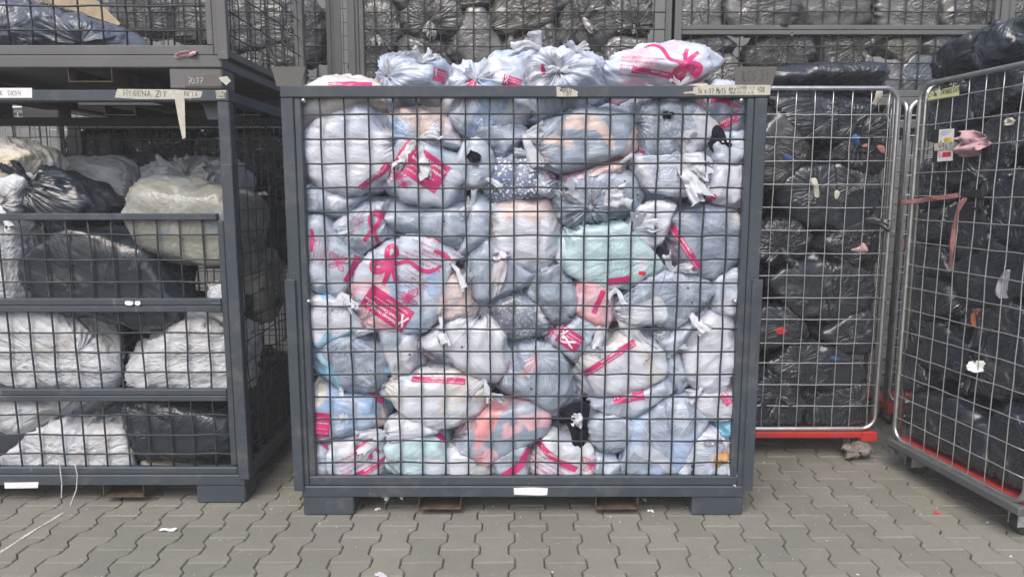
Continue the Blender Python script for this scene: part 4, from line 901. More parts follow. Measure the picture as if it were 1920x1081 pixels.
def strands(parent, pts, n, ln, mat, rr, dirv, rad=.0016, name='frayed_edge'):
    m = MB()
    for k in range(n):
        t = rr.random() * (len(pts) - 1); i = min(int(t), len(pts) - 2); f = t - i; p = Vector(pts[i]) * (1 - f) + Vector(pts[i + 1]) * f
        d = (Vector(dirv) + Vector((rr.uniform(-.5, .5), rr.uniform(-.6, .3), rr.uniform(-.5, .5)))).normalized(); q = [p + d * (ln * rr.uniform(.5, 1.2)) * s + Vector((0, 0, -.25 * ln * s * s)) for s in (0, .35, .7, 1)]
        m.tube(q, rad, 3, False)
    return tag(m.build(name, mat, parent), kind='stuff')
rr = random.Random(3)
def edge_on(key, pxs):
    b = BAGS[key]; out = []
    for px, py in pxs:
        o = Vector(CAM - b['cw']); h, n, _, dd = b['bvh'].ray_cast(o, Vector(ray(px, py)).normalized())
        out.append(h if h else (b['bvh'].find_nearest(Vector(at(px, py, b['fr'].p0[1] + b['c'][1]) - b['cw']))[0]))
    return out
strands(BAGS['l3']['obj'], edge_on('l3', [(228, 310), (230, 335), (222, 360), (215, 380)]), 70, .035, M['string'], rr, (1, -.3, -.2))
strands(BAGS['l3']['obj'], edge_on('l3', [(110, 305), (150, 300), (180, 302)]), 40, .03, M['string'], rr, (-.2, -.3, 1))
strands(BAGS['l2']['obj'], edge_on('l2', [(55, 345), (60, 370), (52, 395)]), 50, .03, M['string'], rr, (1, -.3, -.2))
strands(BAGS['l10']['obj'], edge_on('l10', [(385, 612), (395, 600), (420, 600)]), 50, .03, M['string'], rr, (-.5, -.4, .6))
strands(BAGS['l19']['obj'], edge_on('l19', [(388, 540), (396, 534), (410, 532), (424, 536)]), 60, .028, M['string'], rr, (-.2, -.4, 1))
# ------------------------------------------------------------ bags of the roll cage beside the full cage
G1 = 'black sacks in the roll cages'
F1 = Frame((0, YR + .006, 0), (1, 0, 0), dict(x0=XR1 - WR1 + .02, x1=XR1 - .02, z0=.165, y1=.72))
def r1(*a, **k): plan(F1, *a, mat='black', group=G1, cat='sack', cols=k.pop('cols', BK), **k)
r1('m0', 'black sack draped over the top of the red based roll cage', 1540, 156, 150, 34, 2, wr=1.2, d=.06)
r1('m1', 'black sack stretched in long creases under the top bar', 1545, 222, 125, 44, -4, wr=1.6, d=.01)
r1('m2', 'charcoal sack with a pale sheen at upper left of the roll cage', 1470, 282, 56, 74, -14, cols='(.035,.036,.04) nv nv', d=.0)
r1('m3', 'black sack tied with blue cloth in the roll cage', 1606, 276, 74, 56, 6, knot=(1606, 262, .9, 60, 2), d=.0)
r1('m4', 'glossy black sack under the blue tied one', 1560, 372, 112, 58, -8, d=.0)
r1('m5', 'small gathered black sack at mid left of the roll cage', 1466, 452, 56, 36, 0, knot=(1462, 462, .8, 270, 2), d=.0)
r1('m6', 'black sack over a pale pink scrap in the roll cage', 1602, 448, 62, 56, 22, knot=(1618, 418, .9, 60, 2), d=.0)
r1('m7', 'big shiny black sack across the middle of the roll cage', 1540, 545, 122, 62, -3, wr=1.4, d=.0)
r1('m8', 'black sack with a red patch in the roll cage', 1462, 612, 56, 36, 0, d=.0)
r1('m9', 'crumpled black sack right of the red patch', 1586, 622, 74, 38, 10, d=.0)
r1('m10', 'long black sack stretched low in the roll cage', 1530, 686, 124, 40, -6, wr=1.6, d=.0)
r1('m11', 'black sack with radiating folds at bottom left of the roll cage', 1452, 758, 50, 60, 0, knot=(1456, 742, .8, 250, 3), wr=1.3, d=.0)
r1('m12', 'rounded black sack on the red platform', 1558, 762, 66, 52, 0, knot=(1530, 720, .6, 140, 2), d=.01)
for q in range(6):
    F1.bags.append(dict(fr=F1, key='mb%d' % q, label='black sack packed at the back of the red based roll cage', c=np.array([XR1 - .25 - .33 * (q % 2), .5, .4 + .55 * (q // 2)]), r=np.array([.26, .2, .34]), ang=.2, cols=[(.021, .025, .031)] * 3,
        milk=0, mat='black', knot=None, t1=.5, dots=0, group='black sacks deep in the roll cages', cat='sack', res=.5, name=None, wr=1, e=2.5, c1=None, ear=None, sz=1, d=.3)); BAGS['mb%d' % q] = F1.bags[-1]
build_bags(F1)
F2 = Frame(tuple(p2 - nrm2 * .008), tuple(dirv), dict(x0=.02, x1=.785, z0=.19, y1=.7), None, .012)
def r2(*a, **k): plan(F2, *a, mat='black', group=G1, cat='sack', cols=k.pop('cols', BK), **k)
r2('n0', 'black sack heaped over the left end of the turned cage', 1790, 128, 68, 46, 14, d=.08, wr=1.3)
r2('n0b', 'wide blue sheened black sack on top of the turned cage', 1880, 92, 92, 46, 10, cols='(.035,.045,.06) nv nv', d=.10, wr=1.4)
r2('n1', 'black sack behind the yellow green tape of the turned cage', 1775, 215, 58, 46, 0)
r2('n2', 'black sack under the top bar right of the tape', 1868, 180, 56, 46, 10, wr=1.3)
r2('n3', 'glossy black sack with a pale scrap near the top right', 1888, 262, 46, 46, 0, knot=(1910, 285, .7, 200, 2))
r2('n4', 'black sack between placard and pink socks', 1810, 300, 40, 52, 0)
r2('n5', 'gathered black sack beside the pink socks', 1866, 330, 44, 46, 14, knot=(1856, 335, .9, 200, 3))
r2('n6', 'black sack below the warning placard', 1738, 345, 44, 40, 0)
r2('n7', 'tall black sack at the right end above the strap', 1912, 400, 40, 70, 0)
r2('n8', 'round black sack left of the strap tail', 1742, 425, 52, 46, 0)
r2('n9', 'shiny black sack right of the strap tail', 1836, 432, 54, 52, -10, wr=1.3)
r2('n10', 'black sack with a printed packet at the left', 1742, 496, 56, 34, 0)
r2('n11', 'big black sack torn to a white patch', 1866, 520, 68, 56, 14)
r2('n12', 'bulging black sack at mid left of the turned cage', 1744, 568, 62, 56, -8)
r2('n13', 'black sack with an orange scrap at its neck', 1888, 604, 52, 34, 6, knot=(1850, 600, .8, 190, 3))
r2('n14', 'creased black sack under the bulging one', 1760, 650, 70, 40, -10, wr=1.4)
r2('n15', 'tall black sack with a white scrap in the turned cage', 1880, 680, 62, 62, 0, wr=1.3, knot=(1836, 690, .8, 180, 3))
r2('n16', 'small black sack at the lower left of the turned cage', 1712, 690, 36, 40, 0)
r2('n17', 'long black sack lying on the red platform of the turned cage', 1772, 806, 112, 62, 0, wr=1.3, e=2.5)
r2('n18', 'black sack at the lower right of the turned cage', 1896, 846, 58, 80, 0, wr=1.4, e=2.4)
for q in range(6):
    F2.bags.append(dict(fr=F2, key='nb%d' % q, label='black sack packed deeper in the turned roll cage', c=np.array([.22 + .36 * (q % 2), .5, .45 + .52 * (q // 2)]), r=np.array([.28, .2, .32]), ang=.2, cols=[(.021, .025, .031)] * 3,
        milk=0, mat='black', knot=None, t1=.5, dots=0, group='black sacks deep in the roll cages', cat='sack', res=.5, name=None, wr=1, e=2.5, c1=None, ear=None, sz=1, d=.3)); BAGS['nb%d' % q] = F2.bags[-1]
build_bags(F2)
# ------------------------------------------------------------ black sacks in the rear stacks
GB = 'black sacks in the rear cages'; DK = '(.10,.10,.098) nv nv'; DG = '(.13,.13,.128) nv nv'  # black plastic, veiling glare over the rear stacks mixed into these greys
FB = Frame((0, YB + .018, 0), (1, 0, 0), dict(z0=2.0, y1=1.1))
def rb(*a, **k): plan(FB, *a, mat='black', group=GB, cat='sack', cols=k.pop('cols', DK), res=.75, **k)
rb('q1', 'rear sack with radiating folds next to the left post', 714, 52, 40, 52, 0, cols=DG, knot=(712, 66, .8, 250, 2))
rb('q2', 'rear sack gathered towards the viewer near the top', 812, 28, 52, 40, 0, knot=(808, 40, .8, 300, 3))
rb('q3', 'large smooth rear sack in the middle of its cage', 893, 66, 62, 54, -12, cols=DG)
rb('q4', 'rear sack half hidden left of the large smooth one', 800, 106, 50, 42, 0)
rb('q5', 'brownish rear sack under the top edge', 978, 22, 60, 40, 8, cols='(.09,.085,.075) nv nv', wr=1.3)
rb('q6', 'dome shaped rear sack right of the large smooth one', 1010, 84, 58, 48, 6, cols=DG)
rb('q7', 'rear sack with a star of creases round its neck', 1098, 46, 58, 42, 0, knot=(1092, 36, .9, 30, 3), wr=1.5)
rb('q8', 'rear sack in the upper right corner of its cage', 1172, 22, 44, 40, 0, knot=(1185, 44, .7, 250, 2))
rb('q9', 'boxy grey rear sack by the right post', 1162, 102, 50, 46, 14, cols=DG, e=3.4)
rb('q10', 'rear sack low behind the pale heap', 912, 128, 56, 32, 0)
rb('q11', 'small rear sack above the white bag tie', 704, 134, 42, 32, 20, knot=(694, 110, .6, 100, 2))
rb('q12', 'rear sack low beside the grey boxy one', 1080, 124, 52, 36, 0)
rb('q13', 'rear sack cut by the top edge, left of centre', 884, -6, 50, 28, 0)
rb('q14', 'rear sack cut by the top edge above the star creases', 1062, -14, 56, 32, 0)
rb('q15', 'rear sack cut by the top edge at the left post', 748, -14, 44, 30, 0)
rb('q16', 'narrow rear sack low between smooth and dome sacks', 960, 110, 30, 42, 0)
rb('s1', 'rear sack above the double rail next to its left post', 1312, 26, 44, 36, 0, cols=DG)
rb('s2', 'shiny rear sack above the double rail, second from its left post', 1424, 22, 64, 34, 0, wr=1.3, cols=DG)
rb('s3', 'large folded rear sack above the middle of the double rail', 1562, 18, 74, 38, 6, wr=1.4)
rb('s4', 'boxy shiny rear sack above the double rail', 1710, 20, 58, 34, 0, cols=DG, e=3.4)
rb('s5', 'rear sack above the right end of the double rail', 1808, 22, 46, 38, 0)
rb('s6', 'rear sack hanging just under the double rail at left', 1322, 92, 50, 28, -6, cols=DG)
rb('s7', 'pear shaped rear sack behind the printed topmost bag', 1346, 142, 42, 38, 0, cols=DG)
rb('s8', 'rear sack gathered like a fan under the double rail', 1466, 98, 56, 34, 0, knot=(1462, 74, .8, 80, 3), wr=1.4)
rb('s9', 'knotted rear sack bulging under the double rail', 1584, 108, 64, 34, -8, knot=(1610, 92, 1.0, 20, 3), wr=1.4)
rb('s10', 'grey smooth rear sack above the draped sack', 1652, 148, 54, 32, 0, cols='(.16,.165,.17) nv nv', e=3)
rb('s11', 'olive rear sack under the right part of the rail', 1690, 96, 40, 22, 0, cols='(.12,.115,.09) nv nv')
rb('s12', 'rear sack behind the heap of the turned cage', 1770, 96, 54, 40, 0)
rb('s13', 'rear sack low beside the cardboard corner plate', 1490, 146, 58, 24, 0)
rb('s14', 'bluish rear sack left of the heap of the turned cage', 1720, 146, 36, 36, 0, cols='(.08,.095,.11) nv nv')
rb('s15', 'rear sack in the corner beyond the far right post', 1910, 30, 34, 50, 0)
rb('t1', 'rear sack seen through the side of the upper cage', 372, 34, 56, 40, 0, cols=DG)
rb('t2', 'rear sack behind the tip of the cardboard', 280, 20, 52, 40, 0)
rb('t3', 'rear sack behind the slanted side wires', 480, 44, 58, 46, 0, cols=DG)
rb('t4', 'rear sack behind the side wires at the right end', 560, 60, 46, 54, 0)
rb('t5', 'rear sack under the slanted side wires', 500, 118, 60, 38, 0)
build_bags(FB)
FW = Frame((0, YB + .02, 0), (1, 0, 0), dict(z0=.14, y1=1.1))
for q, (px, py, rx, ry) in enumerate(((190, 290, 62, 50), (300, 280, 60, 56), (400, 300, 56, 50), (480, 290, 52, 60), (545, 330, 50, 60), (240, 370, 70, 50), (390, 390, 80, 50), (520, 430, 60, 60), (560, 250, 40, 50))):
    plan(FW, 'w%d' % q, 'dim black sack in the lower rear cage behind the white sacks', px, py, rx, ry, 10 * (q % 3), BK, mat='black', group='sacks in the lower rear cage', cat='sack', res=.6)
build_bags(FW)
# ============================================================ LABELS, TAPES, SCRAPS
G = {'0': [[(1, 0), (0, 2), (0, 4), (1.4, 6), (3, 5), (3, 1.5), (1.6, 0), (1, 0)]], '1': [[(.4, 4.4), (1.8, 6), (1.6, 0)]], '2': [[(0, 4.6), (1.2, 6), (2.8, 5), (2, 2.6), (0, 0), (3.2, .2)]], '3': [[(.2, 5.4), (1.8, 6), (2.8, 4.8), (1.2, 3.2), (2.9, 2), (1.8, .1), (0, .6)]],
     '4': [[(1, 6), (0, 2.4), (3, 2.6)], [(2.4, 4.4), (2.2, 0)]], '5': [[(3, 6), (.6, 5.8), (.4, 3.4), (2.4, 3.4), (2.8, 1.4), (1.2, 0), (0, .4)]], '6': [[(2.2, 6), (.4, 3.4), (.2, 1.2), (1.6, 0), (2.8, 1.2), (1.8, 2.8), (.3, 1.8)]], '7': [[(0, 5.8), (3, 6), (1.2, 0)], [(.8, 3), (2.6, 3.2)]],
     '8': [[(1.6, 3.2), (.2, 4.6), (1.5, 6), (2.8, 4.8), (1.6, 3.2), (.1, 1.4), (1.5, 0), (3, 1.4), (1.6, 3.2)]], '9': [[(2.8, 4.4), (1.4, 3), (.2, 4.4), (1.5, 6), (2.8, 4.8), (2.4, 0)]],
     'A': [[(0, 0), (1.5, 6), (3, 0)], [(.6, 2.2), (2.5, 2.4)]], 'C': [[(3, 5.2), (1.6, 6), (.2, 4), (.2, 1.6), (1.6, 0), (3, .8)]], 'D': [[(.2, 0), (.3, 6), (2.4, 5), (2.9, 3), (2.2, 1), (.2, 0)]], 'E': [[(2.8, 6), (.3, 5.8), (.2, 0), (2.8, .1)], [(.3, 3), (2.2, 3.1)]],
     'G': [[(2.9, 5.2), (1.4, 6), (.1, 3.4), (1, .2), (2.8, .8), (2.8, 2.6), (1.6, 2.6)]], 'H': [[(.2, 6), (.1, 0)], [(2.8, 6), (2.7, 0)], [(.2, 3), (2.8, 3.2)]], 'I': [[(.6, 6), (.5, 0)]], 'K': [[(.3, 6), (.2, 0)], [(2.8, 6), (.4, 2.8), (3, 0)]], 'L': [[(.4, 6), (.2, .1), (2.6, .2)]],
     'M': [[(0, 0), (.5, 6), (1.8, 2.6), (3.1, 6), (3.5, 0)]], 'N': [[(.1, 0), (.3, 6), (2.6, .2), (2.9, 6)]], 'O': [[(1.4, 6), (.1, 3.4), (1.2, 0), (2.8, 2), (2.6, 5), (1.4, 6)]], 'R': [[(.2, 0), (.4, 6), (2.6, 5), (2.2, 3.4), (.4, 3), (2.8, 0)]], 'S': [[(2.8, 5.2), (1.4, 6), (.4, 4.6), (2.5, 2.2), (1.8, .1), (.1, .8)]],
     'T': [[(0, 6), (3.2, 5.9)], [(1.7, 6), (1.5, 0)]], 'W': [[(0, 6), (.8, 0), (1.8, 3.6), (2.8, 0), (3.6, 6)]], 'Y': [[(0, 6), (1.5, 3), (3, 6)], [(1.5, 3), (1.2, 0)]], 'Z': [[(.2, 5.9), (2.9, 6), (.1, 0), (3, .2)]], 'x': [[(.2, 3.6), (2.4, 0)], [(2.4, 3.7), (0, .1)]], 'm': [[(0, 0), (.1, 3.4), (1.2, 2.9), (1.3, 0)], [(1.3, 2.7), (2.4, 3), (2.6, 0)]],
     '.': [[(.5, 0), (.9, .3)]], '-': [[(.3, 2.8), (2.4, 3)]], ' ': []}
def hand(parent, txt, p, u, v, n, h, mat='ink', w=.085, seed=1, sq=1.0):
    """marker strokes lying just proud of a tape: p start, u along, v up, n out"""
    rr = random.Random(seed); m = MB(); x = 0; u, v, n, p = (Vector(q) for q in (u, v, n, p)); s = h / 6; k = 0
    for ch in txt:
        sl = rr.uniform(-.1, .15); dy = rr.uniform(-.4, .4); sc = rr.uniform(.88, 1.1)
        for st in G.get(ch, []):
            pts = [p + u * ((x + (a + sl * c_ + rr.uniform(-.12, .12)) * sc) * s * sq) + v * ((c_ * sc + dy + rr.uniform(-.12, .12)) * s) + n * (.0009 + .00004 * k) for a, c_ in st]; k += 1
            for i in range(len(pts) - 1):
                d = (pts[i + 1] - pts[i]).normalized(); q = n.cross(d).normalized() * (h * w * .5)
                a_, b_ = pts[i] - d * h * w * .3, pts[i + 1] + d * h * w * .3
                m.add([a_ - q, b_ - q, b_ + q, a_ + q], [(0, 1, 2, 3)])
        x += (4.1 if ch != ' ' else 3.0) if ch not in '.I' else 2.2
    return m.build('lettering', M[mat], parent)
def tape_shape(name, parent, base, pts, y, mat, th=.0006):
    """a torn strip of tape, outline given in photo pixels on the plane y"""
    P = [at(a, b_, y) for a, b_ in pts]; m = MB(); o = [(q[0] - base[0], q[2] - base[2]) for q in P]
    n = len(o); v = [(x, y - base[1], z) for x, z in o] + [(x, y - base[1] + th, z) for x, z in o]
    m.add(v, [tuple(range(n)), tuple(range(n, 2 * n))[::-1]] + [(i, i + n, (i + 1) % n + n, (i + 1) % n) for i in range(n)])
    return m.build(name, M[mat], parent)
def write(t, base, px, py, y, hpx, txt, mat='ink', slope=0, seed=1, w=.085, sq=1.0):
    p = at(px, py, y); s = (at(px + 1, py, y)[0] - p[0]); q = at(px + 100, py + slope * 100, y) - p; q /= np.linalg.norm(q)
    hand(t, txt, p - np.array(base), q, (0, 0, 1), (0, -1, 0), hpx * s, mat, w, seed, sq)
bC = (XC, YC, 0); bL = (XL, YL, 0); bU = (XL, YL, H + .003)
yc = YC - .0032
t = tape_shape('tape_label', cageC, bC, [(1043, 163), (1051, 163), (1051, 166), (1068, 165), (1084, 172), (1082, 181), (1044, 181)], yc, 'tape'); write(t, bC, 1050, 171, yc, 6.5, 'WORLD', slope=.08, seed=4, w=.13); write(t, bC, 1055, 179.5, yc, 6.5, 'T 07', seed=5, w=.13)
t = tape_shape('tape_label', cageC, bC, [(1300, 164), (1318, 160), (1348, 159.5), (1445, 159.5), (1444, 178), (1306, 178), (1300, 175), (1283, 176), (1282, 173), (1300, 171)], yc, 'tape')
for x, y, h, s, sd, q_ in ((1308, 175.5, 11, '5x x 37', 6, .72), (1343, 175, 12, 'Mx15 922', 7, .66), (1381, 167, 6, 'CZARNE x 4', 8, 1), (1382, 176, 6, 'ZOLTE x 4', 9, 1), (1420, 172, 9.5, '428', 10, .85)): write(t, bC, x, y, yc, h * .88, s, seed=sd, w=.10, sq=q_)
b = MB(); pl = tape_shape('stacking_plate', cageC, bC, [(1377, 126), (1457, 125), (1447, 164), (1379, 163)], YC + .052, 'oldsteel', .005); write(pl, bC, 1392, 152, YC + .051, 17, 'CC5 51', 'faint', seed=3, sq=.75)
pl = tape_shape('stacking_plate', cageC, bC, [(508, 125.5), (566, 125), (563, 162), (519, 162)], YC + .053, 'oldsteel', .005)
tape_shape('paper_label', cageC, bC, [(963, 914), (1000, 913), (1027, 914.5), (1026, 927), (1015, 928), (964, 926.5)], YC - .0052, 'paper')
yl = YL - .0032
t = tape_shape('tape_label', cageL, bL, [(220, 167), (330, 168), (380, 171.5), (376, 183), (330, 186), (260, 186), (215, 183)], yl, 'tape'); write(t, bL, 232, 180.5, yl, 10, 'HYGENA ZIT', seed=11, slope=.01, sq=1.3); write(t, bL, 346, 180, yl, 8, 'RK L6', seed=12)
t = tape_shape('hanging_tape', cageL, bL, [(326, 171), (336, 174), (346, 188), (348, 258), (342, 261), (334, 222), (328, 188)], yl - .004, 'tape')
t = tape_shape('tape_label', cageL, bL, [(404, 170), (424, 169), (423, 184), (406, 185)], yl, 'tape'); write(t, bL, 407, 182, yl, 9, '028', seed=13, w=.12)
t = tape_shape('tape_label', cageL, bL, [(-60, 165), (60, 165), (60, 183.5), (-60, 184)], yl, 'paper'); write(t, bL, 1, 179, yl, 9, 'K  DK54', 'faint', seed=14, w=.07)
tape_shape('paper_label', cageL, bL, [(8, 904), (72, 903), (71, 914), (9, 915)], YL - .0055, 'paper')
t = tape_shape('number_plate', cageU, bU, [(344, 143), (416, 141), (415, 162), (346, 162)], YL - .0015, 'oldsteel', .001); write(t, bU, 352, 157, YL - .0022, 11, '7037', 'grey_ink', seed=15)
tape_shape('tape_label', cageU, bU, [(410, 145), (426, 143), (433, 152), (424, 160), (414, 152)], YL - .0035, 'tape')
# ------------------------------------------------------------ placard, tapes and strap on the turned roll cage
rot = Matrix.Rotation(-rz2, 3, 'Z')
def on2(px, py, out=.006): return rot @ Vector(onp(px, py, p2 + nrm2 * out, nrm2) - p2)
def poly2(name, parent, pts, out, mat, th=.0008):
    P = [on2(a, b_, out) for a, b_ in pts]; n = len(P); v = [tuple(q) for q in P] + [tuple(q + Vector((0, th, 0))) for q in P]
    m = MB().add(v, [tuple(range(n)), tuple(range(n, 2 * n))[::-1]] + [(i, i + n, (i + 1) % n + n, (i + 1) % n) for i in range(n)]); return m.build(name, M[mat], parent)
def write2(t, px, py, hpx, txt, out, slope, seed, mat='ink', w=.1, mag=1):
    p = on2(px, py, out); q = on2(px + 10, py + slope * 10, out) - p; q.normalize(); s = (on2(px, py - 10, out) - p).length / 10; hand(t, txt, p, q * mag, Vector((0, 0, 1)), (0, -1, 0), hpx * s, mat, w, seed)
bd = poly2('placard', roll2, [(1752, 243), (1793, 240), (1790, 302), (1748, 304)], .008, 'board', .004)
pp = poly2('notice', bd, [(1761, 243), (1789, 241), (1786, 301), (1757, 303)], .0095, 'paper')
poly2('caution_box', bd, [(1770, 259), (1785, 257), (1784.5, 266), (1769.5, 267)], .0108, 'yellow'); poly2('caution_triangle', bd, [(1764, 259.5), (1766.5, 267), (1761.5, 267.5)], .0108, 'yellow')
poly2('prohibition_box', bd, [(1767, 286), (1783, 284), (1782.5, 293), (1766.5, 294.5)], .0108, 'redprint')
m = MB(); cc = [on2(1762 + 3 * math.cos(a), 290 + 4 * math.sin(a), .0108) for a in [k * math.pi / 6 for k in range(13)]]; m.tube(cc, .0008, 4, False); m.tube([cc[2], cc[8]], .0008, 4); m.build('prohibition_ring', M['redprint'], bd)
for k in range(3): poly2('print_line', bd, [(1764, 246 + k * 3.2), (1784 - 4 * k, 244.6 + k * 3.2), (1784 - 4 * k, 245.4 + k * 3.2), (1764, 246.8 + k * 3.2)], .0108, 'grey_ink')
t = poly2('tape_label', roll2, [(1751, 269), (1790, 265), (1797, 267), (1800, 279), (1789, 280), (1752, 283)], .0125, 'tape'); write2(t, 1760, 281, 12.5, '4961', .0125, -.06, 21, w=.08, mag=1)
t = poly2('tape_label', roll2, [(1738, 174), (1799, 160), (1798, 179), (1739, 188)], .007, 'greentape'); write2(t, 1741, 182, 8.5, 'C-3m. TRINGESKA', .007, -.19, 22, w=.14)
def strap(pts, w, out=.010):
    P = [on2(a, b_, out + (.004 * math.sin(i * 1.7))) for i, (a, b_) in enumerate(pts)]; m = MB(); v = []
    for i, q in enumerate(P):
        d = (P[min(i + 1, len(P) - 1)] - P[max(i - 1, 0)]).normalized(); s = d.cross(Vector((0, -1, 0))).normalized() * w * .5; tw = Vector((0, .004 * math.sin(i * 2.1), 0)); v += [q - s + tw, q + s - tw, q + s - tw + Vector((0, .0018, 0)), q - s + tw + Vector((0, .0018, 0))]
    f = [(4 * i + k, 4 * i + (k + 1) % 4, 4 * i + 4 + (k + 1) % 4, 4 * i + 4 + k) for i in range(len(P) - 1) for k in range(4)] + [(0, 1, 2, 3), tuple(len(P) * 4 - 4 + k for k in range(4))]
    m.add(v, f); return m
base = tuple(p2)
sp = empty('cargo_strap', base, 'faded red strap buckled across the turned roll cage, tail hanging', 'strap', None, rz2)
strap([(1690, 380), (1712, 377), (1740, 373), (1768, 370), (1796, 366)], .022).build('webbing', M['strap'], sp)
strap([(1811, 370), (1800, 384), (1793, 402), (1788, 430), (1786, 455), (1783, 480), (1782, 502)], .024, .014).build('webbing_tail', M['strap'], sp)
m = MB(); q = on2(1820, 363, .012); m.box(q.x - .05, q.x + .075, q.y - .006, q.y + .006, q.z - .017, q.z + .017, c=.004); m.build('buckle', M['board'], sp)
# ------------------------------------------------------------ scraps of cloth and paper
def scrap(name, label, cat, P, sx, sz, mat, seed, rz=0, n=None, lift=.012, group=None, ang=0, thick=.0014):
    """a crumpled piece of cloth or film with real thickness, facing outward n"""
    rr = np.random.RandomState(seed); n = np.array(n if n is not None else (0, -1, 0), float); u = np.cross(n, (0, 0, 1)) if abs(n[2]) < .9 else np.array([1.0, 0, 0]); u /= np.linalg.norm(u); v = np.cross(n, u) * -1; u = -u if abs(n[2]) < .9 else u
    k = 15; a, b_ = np.meshgrid(np.linspace(-1, 1, k), np.linspace(-1, 1, k), indexing='ij'); a, b_ = a.ravel(), b_.ravel()
    rad = 1 - .22 * (a * b_) ** 2 + .14 * pn(np.stack([a * 1.3, b_ * 1.3, a * 0], 1), seed + .5); x = a * rad * sx; z = b_ * rad * sz
    ca, sa = math.cos(R(ang)), math.sin(R(ang)); x, z = x * ca - z * sa, x * sa + z * ca
    y = lift * (pn(np.stack([a * 1.2, b_ * 1.2, a * 0 + 3], 1), seed) * 1.2 + .6 * ridge(np.stack([a * 1.6, b_ * 1.1, a * 0], 1), seed + 2) - .5 * (a * a + b_ * b_) * .4)
    Q = x[:, None] * u + z[:, None] * v + y[:, None] * n; Q2 = Q - n * thick; idx = np.arange(k * k).reshape(k, k)
    q = np.stack([idx[:-1, :-1], idx[1:, :-1], idx[1:, 1:], idx[:-1, 1:]], -1).reshape(-1, 4); N = k * k
    rim = list(idx[0, :]) + list(idx[1:, -1]) + list(idx[-1, -2::-1]) + list(idx[-2:0, 0]); rq = [(rim[i], rim[(i + 1) % len(rim)], rim[(i + 1) % len(rim)] + N, rim[i] + N) for i in range(len(rim))]
    me = mesh_np(name, np.concatenate([Q, Q2]), np.concatenate([q, q[:, ::-1] + N, np.array(rq)])); o = link(name, me, M[mat], None, tuple(P)); return tag(o, label, cat, group)
def on_bag(key, px, py, off=.006):
    b = BAGS[key]; h, n, _, d = b['bvh'].ray_cast(Vector(CAM - b['cw']), Vector(ray(px, py)).normalized())
    if h is None: return np.array(at(px, py, b['fr'].p0[1] + .05)), (0, -1, 0)
    return np.array(h) + b['cw'] + np.array(n) * off, tuple(n)
def bs(key, px, py, label, cat, w, h, mat, seed, name='cloth_scrap', **k):
    P, n = on_bag(key, px, py, k.pop('off', .006)); n = np.array(n) * .5 + np.array([0, -.7, 0]); n /= np.linalg.norm(n); s = np.linalg.norm(P - CAM) / F
    return scrap(name, label, cat, P, w * s * .5, h * s * .5, mat, seed, n=n, **k)
s2 = 3.3 / F
P = onp(1818, 258, p2 + nrm2 * .012, nrm2); scrap('baby_sock', 'pale pink cloth poking through the wires, upper of two', 'sock', P, .075, .032, 'pink', 41, n=nrm2, lift=.03, ang=-6, group='pink cloths caught in the turned cage')
P = onp(1824, 276, p2 + nrm2 * .016, nrm2); scrap('baby_sock', 'pale pink cloth poking through the wires, lower of two', 'sock', P, .085, .036, 'pink', 44, n=nrm2, lift=.035, ang=8, group='pink cloths caught in the turned cage')
def pb(name, label, cat, key, px, py, pts, mat, bulge=.006, seed=1):
    P, n = on_bag(key, px, py, 0); pillow(name, label, cat, [(px + a, py + b_) for a, b_ in pts], P[1] - .004, mat, bulge, seed, bulge * .4)
pb('cloth_scrap', 'bright blue cloth tied round the neck of a black sack', 'cloth', 'm3', 1606, 262, [(-8, -4), (-3, -11), (5, -10), (7, -1), (5, 5), (8, 10), (1, 12), (-3, 4)], 'bluecloth', .018, 45)
pb('cloth_scrap', 'small pink red scrap beside the blue cloth', 'cloth', 'm3', 1622, 273, [(-6, 0), (4, -4), (7, 2), (0, 4)], 'strap', .006, 46)
pb('cloth_scrap', 'pink tag of cloth at the right side of the roll cage', 'cloth', 'm3', 1652, 280, [(-8, -6), (4, -7), (9, 5), (1, 6)], 'strap', .005, 47)
pb('tape_scrap', 'yellowed tape curled on a black sack, left piece', 'tape', 'm4', 1528, 352, [(-8, -17), (2, -18), (6, -8), (8, 8), (7, 17), (0, 16), (-2, 0), (-6, -8)], 'tape', .006, 48)
pb('tape_scrap', 'small yellowed tape on a black sack, right piece', 'tape', 'm4', 1570, 364, [(-5, -4), (0, -8), (5, -2), (1, 8), (-4, 7)], 'tape', .006, 49)
pb('tape_scrap', 'yellowed netting scrap under the top bar of the roll cage', 'scrap', 'm1', 1646, 184, [(-1, -16), (9, -18), (8, -2), (0, 10), (-6, 20), (-13, 14), (-6, 2)], 'tape', .008, 50)
pb('cloth_scrap', 'pale pink scrap lying on a black sack', 'cloth', 'm6', 1612, 466, [(-16, 2), (-2, -3), (6, -11), (12, -6), (15, 4), (0, 6)], 'pink', .008, 51)
pb('cloth_scrap', 'square red scrap showing through a black sack', 'cloth', 'm8', 1464, 620, [(-10, 0), (1, -7), (11, 0), (-1, 7)], 'redcloth', .004, 52)
pb('cloth_scrap', 'small blue scrap on the long black sack', 'cloth', 'm10', 1566, 672, [(-9, -3), (2, -5), (9, 1), (3, 6), (-5, 4)], 'denim', .008, 53)
pb('cloth_scrap', 'blue cloth corner out of the charcoal sack', 'cloth', 'm2', 1480, 298, [(-10, -6), (4, -5), (10, 2), (0, 7)], 'denim', .008, 54)
bs('n11', 1888, 532, 'grey white patch in the torn black sack', 'cloth', 22, 46, 'greyfilm', 55, lift=.006, ang=-14)
bs('n13', 1834, 595, 'orange brown scrap at the neck of a black sack', 'cloth', 18, 30, 'orange', 56)
bs('n15', 1840, 686, 'crumpled white scrap in the turned roll cage', 'paper', 36, 18, 'paper', 57, name='paper_scrap', ang=12)
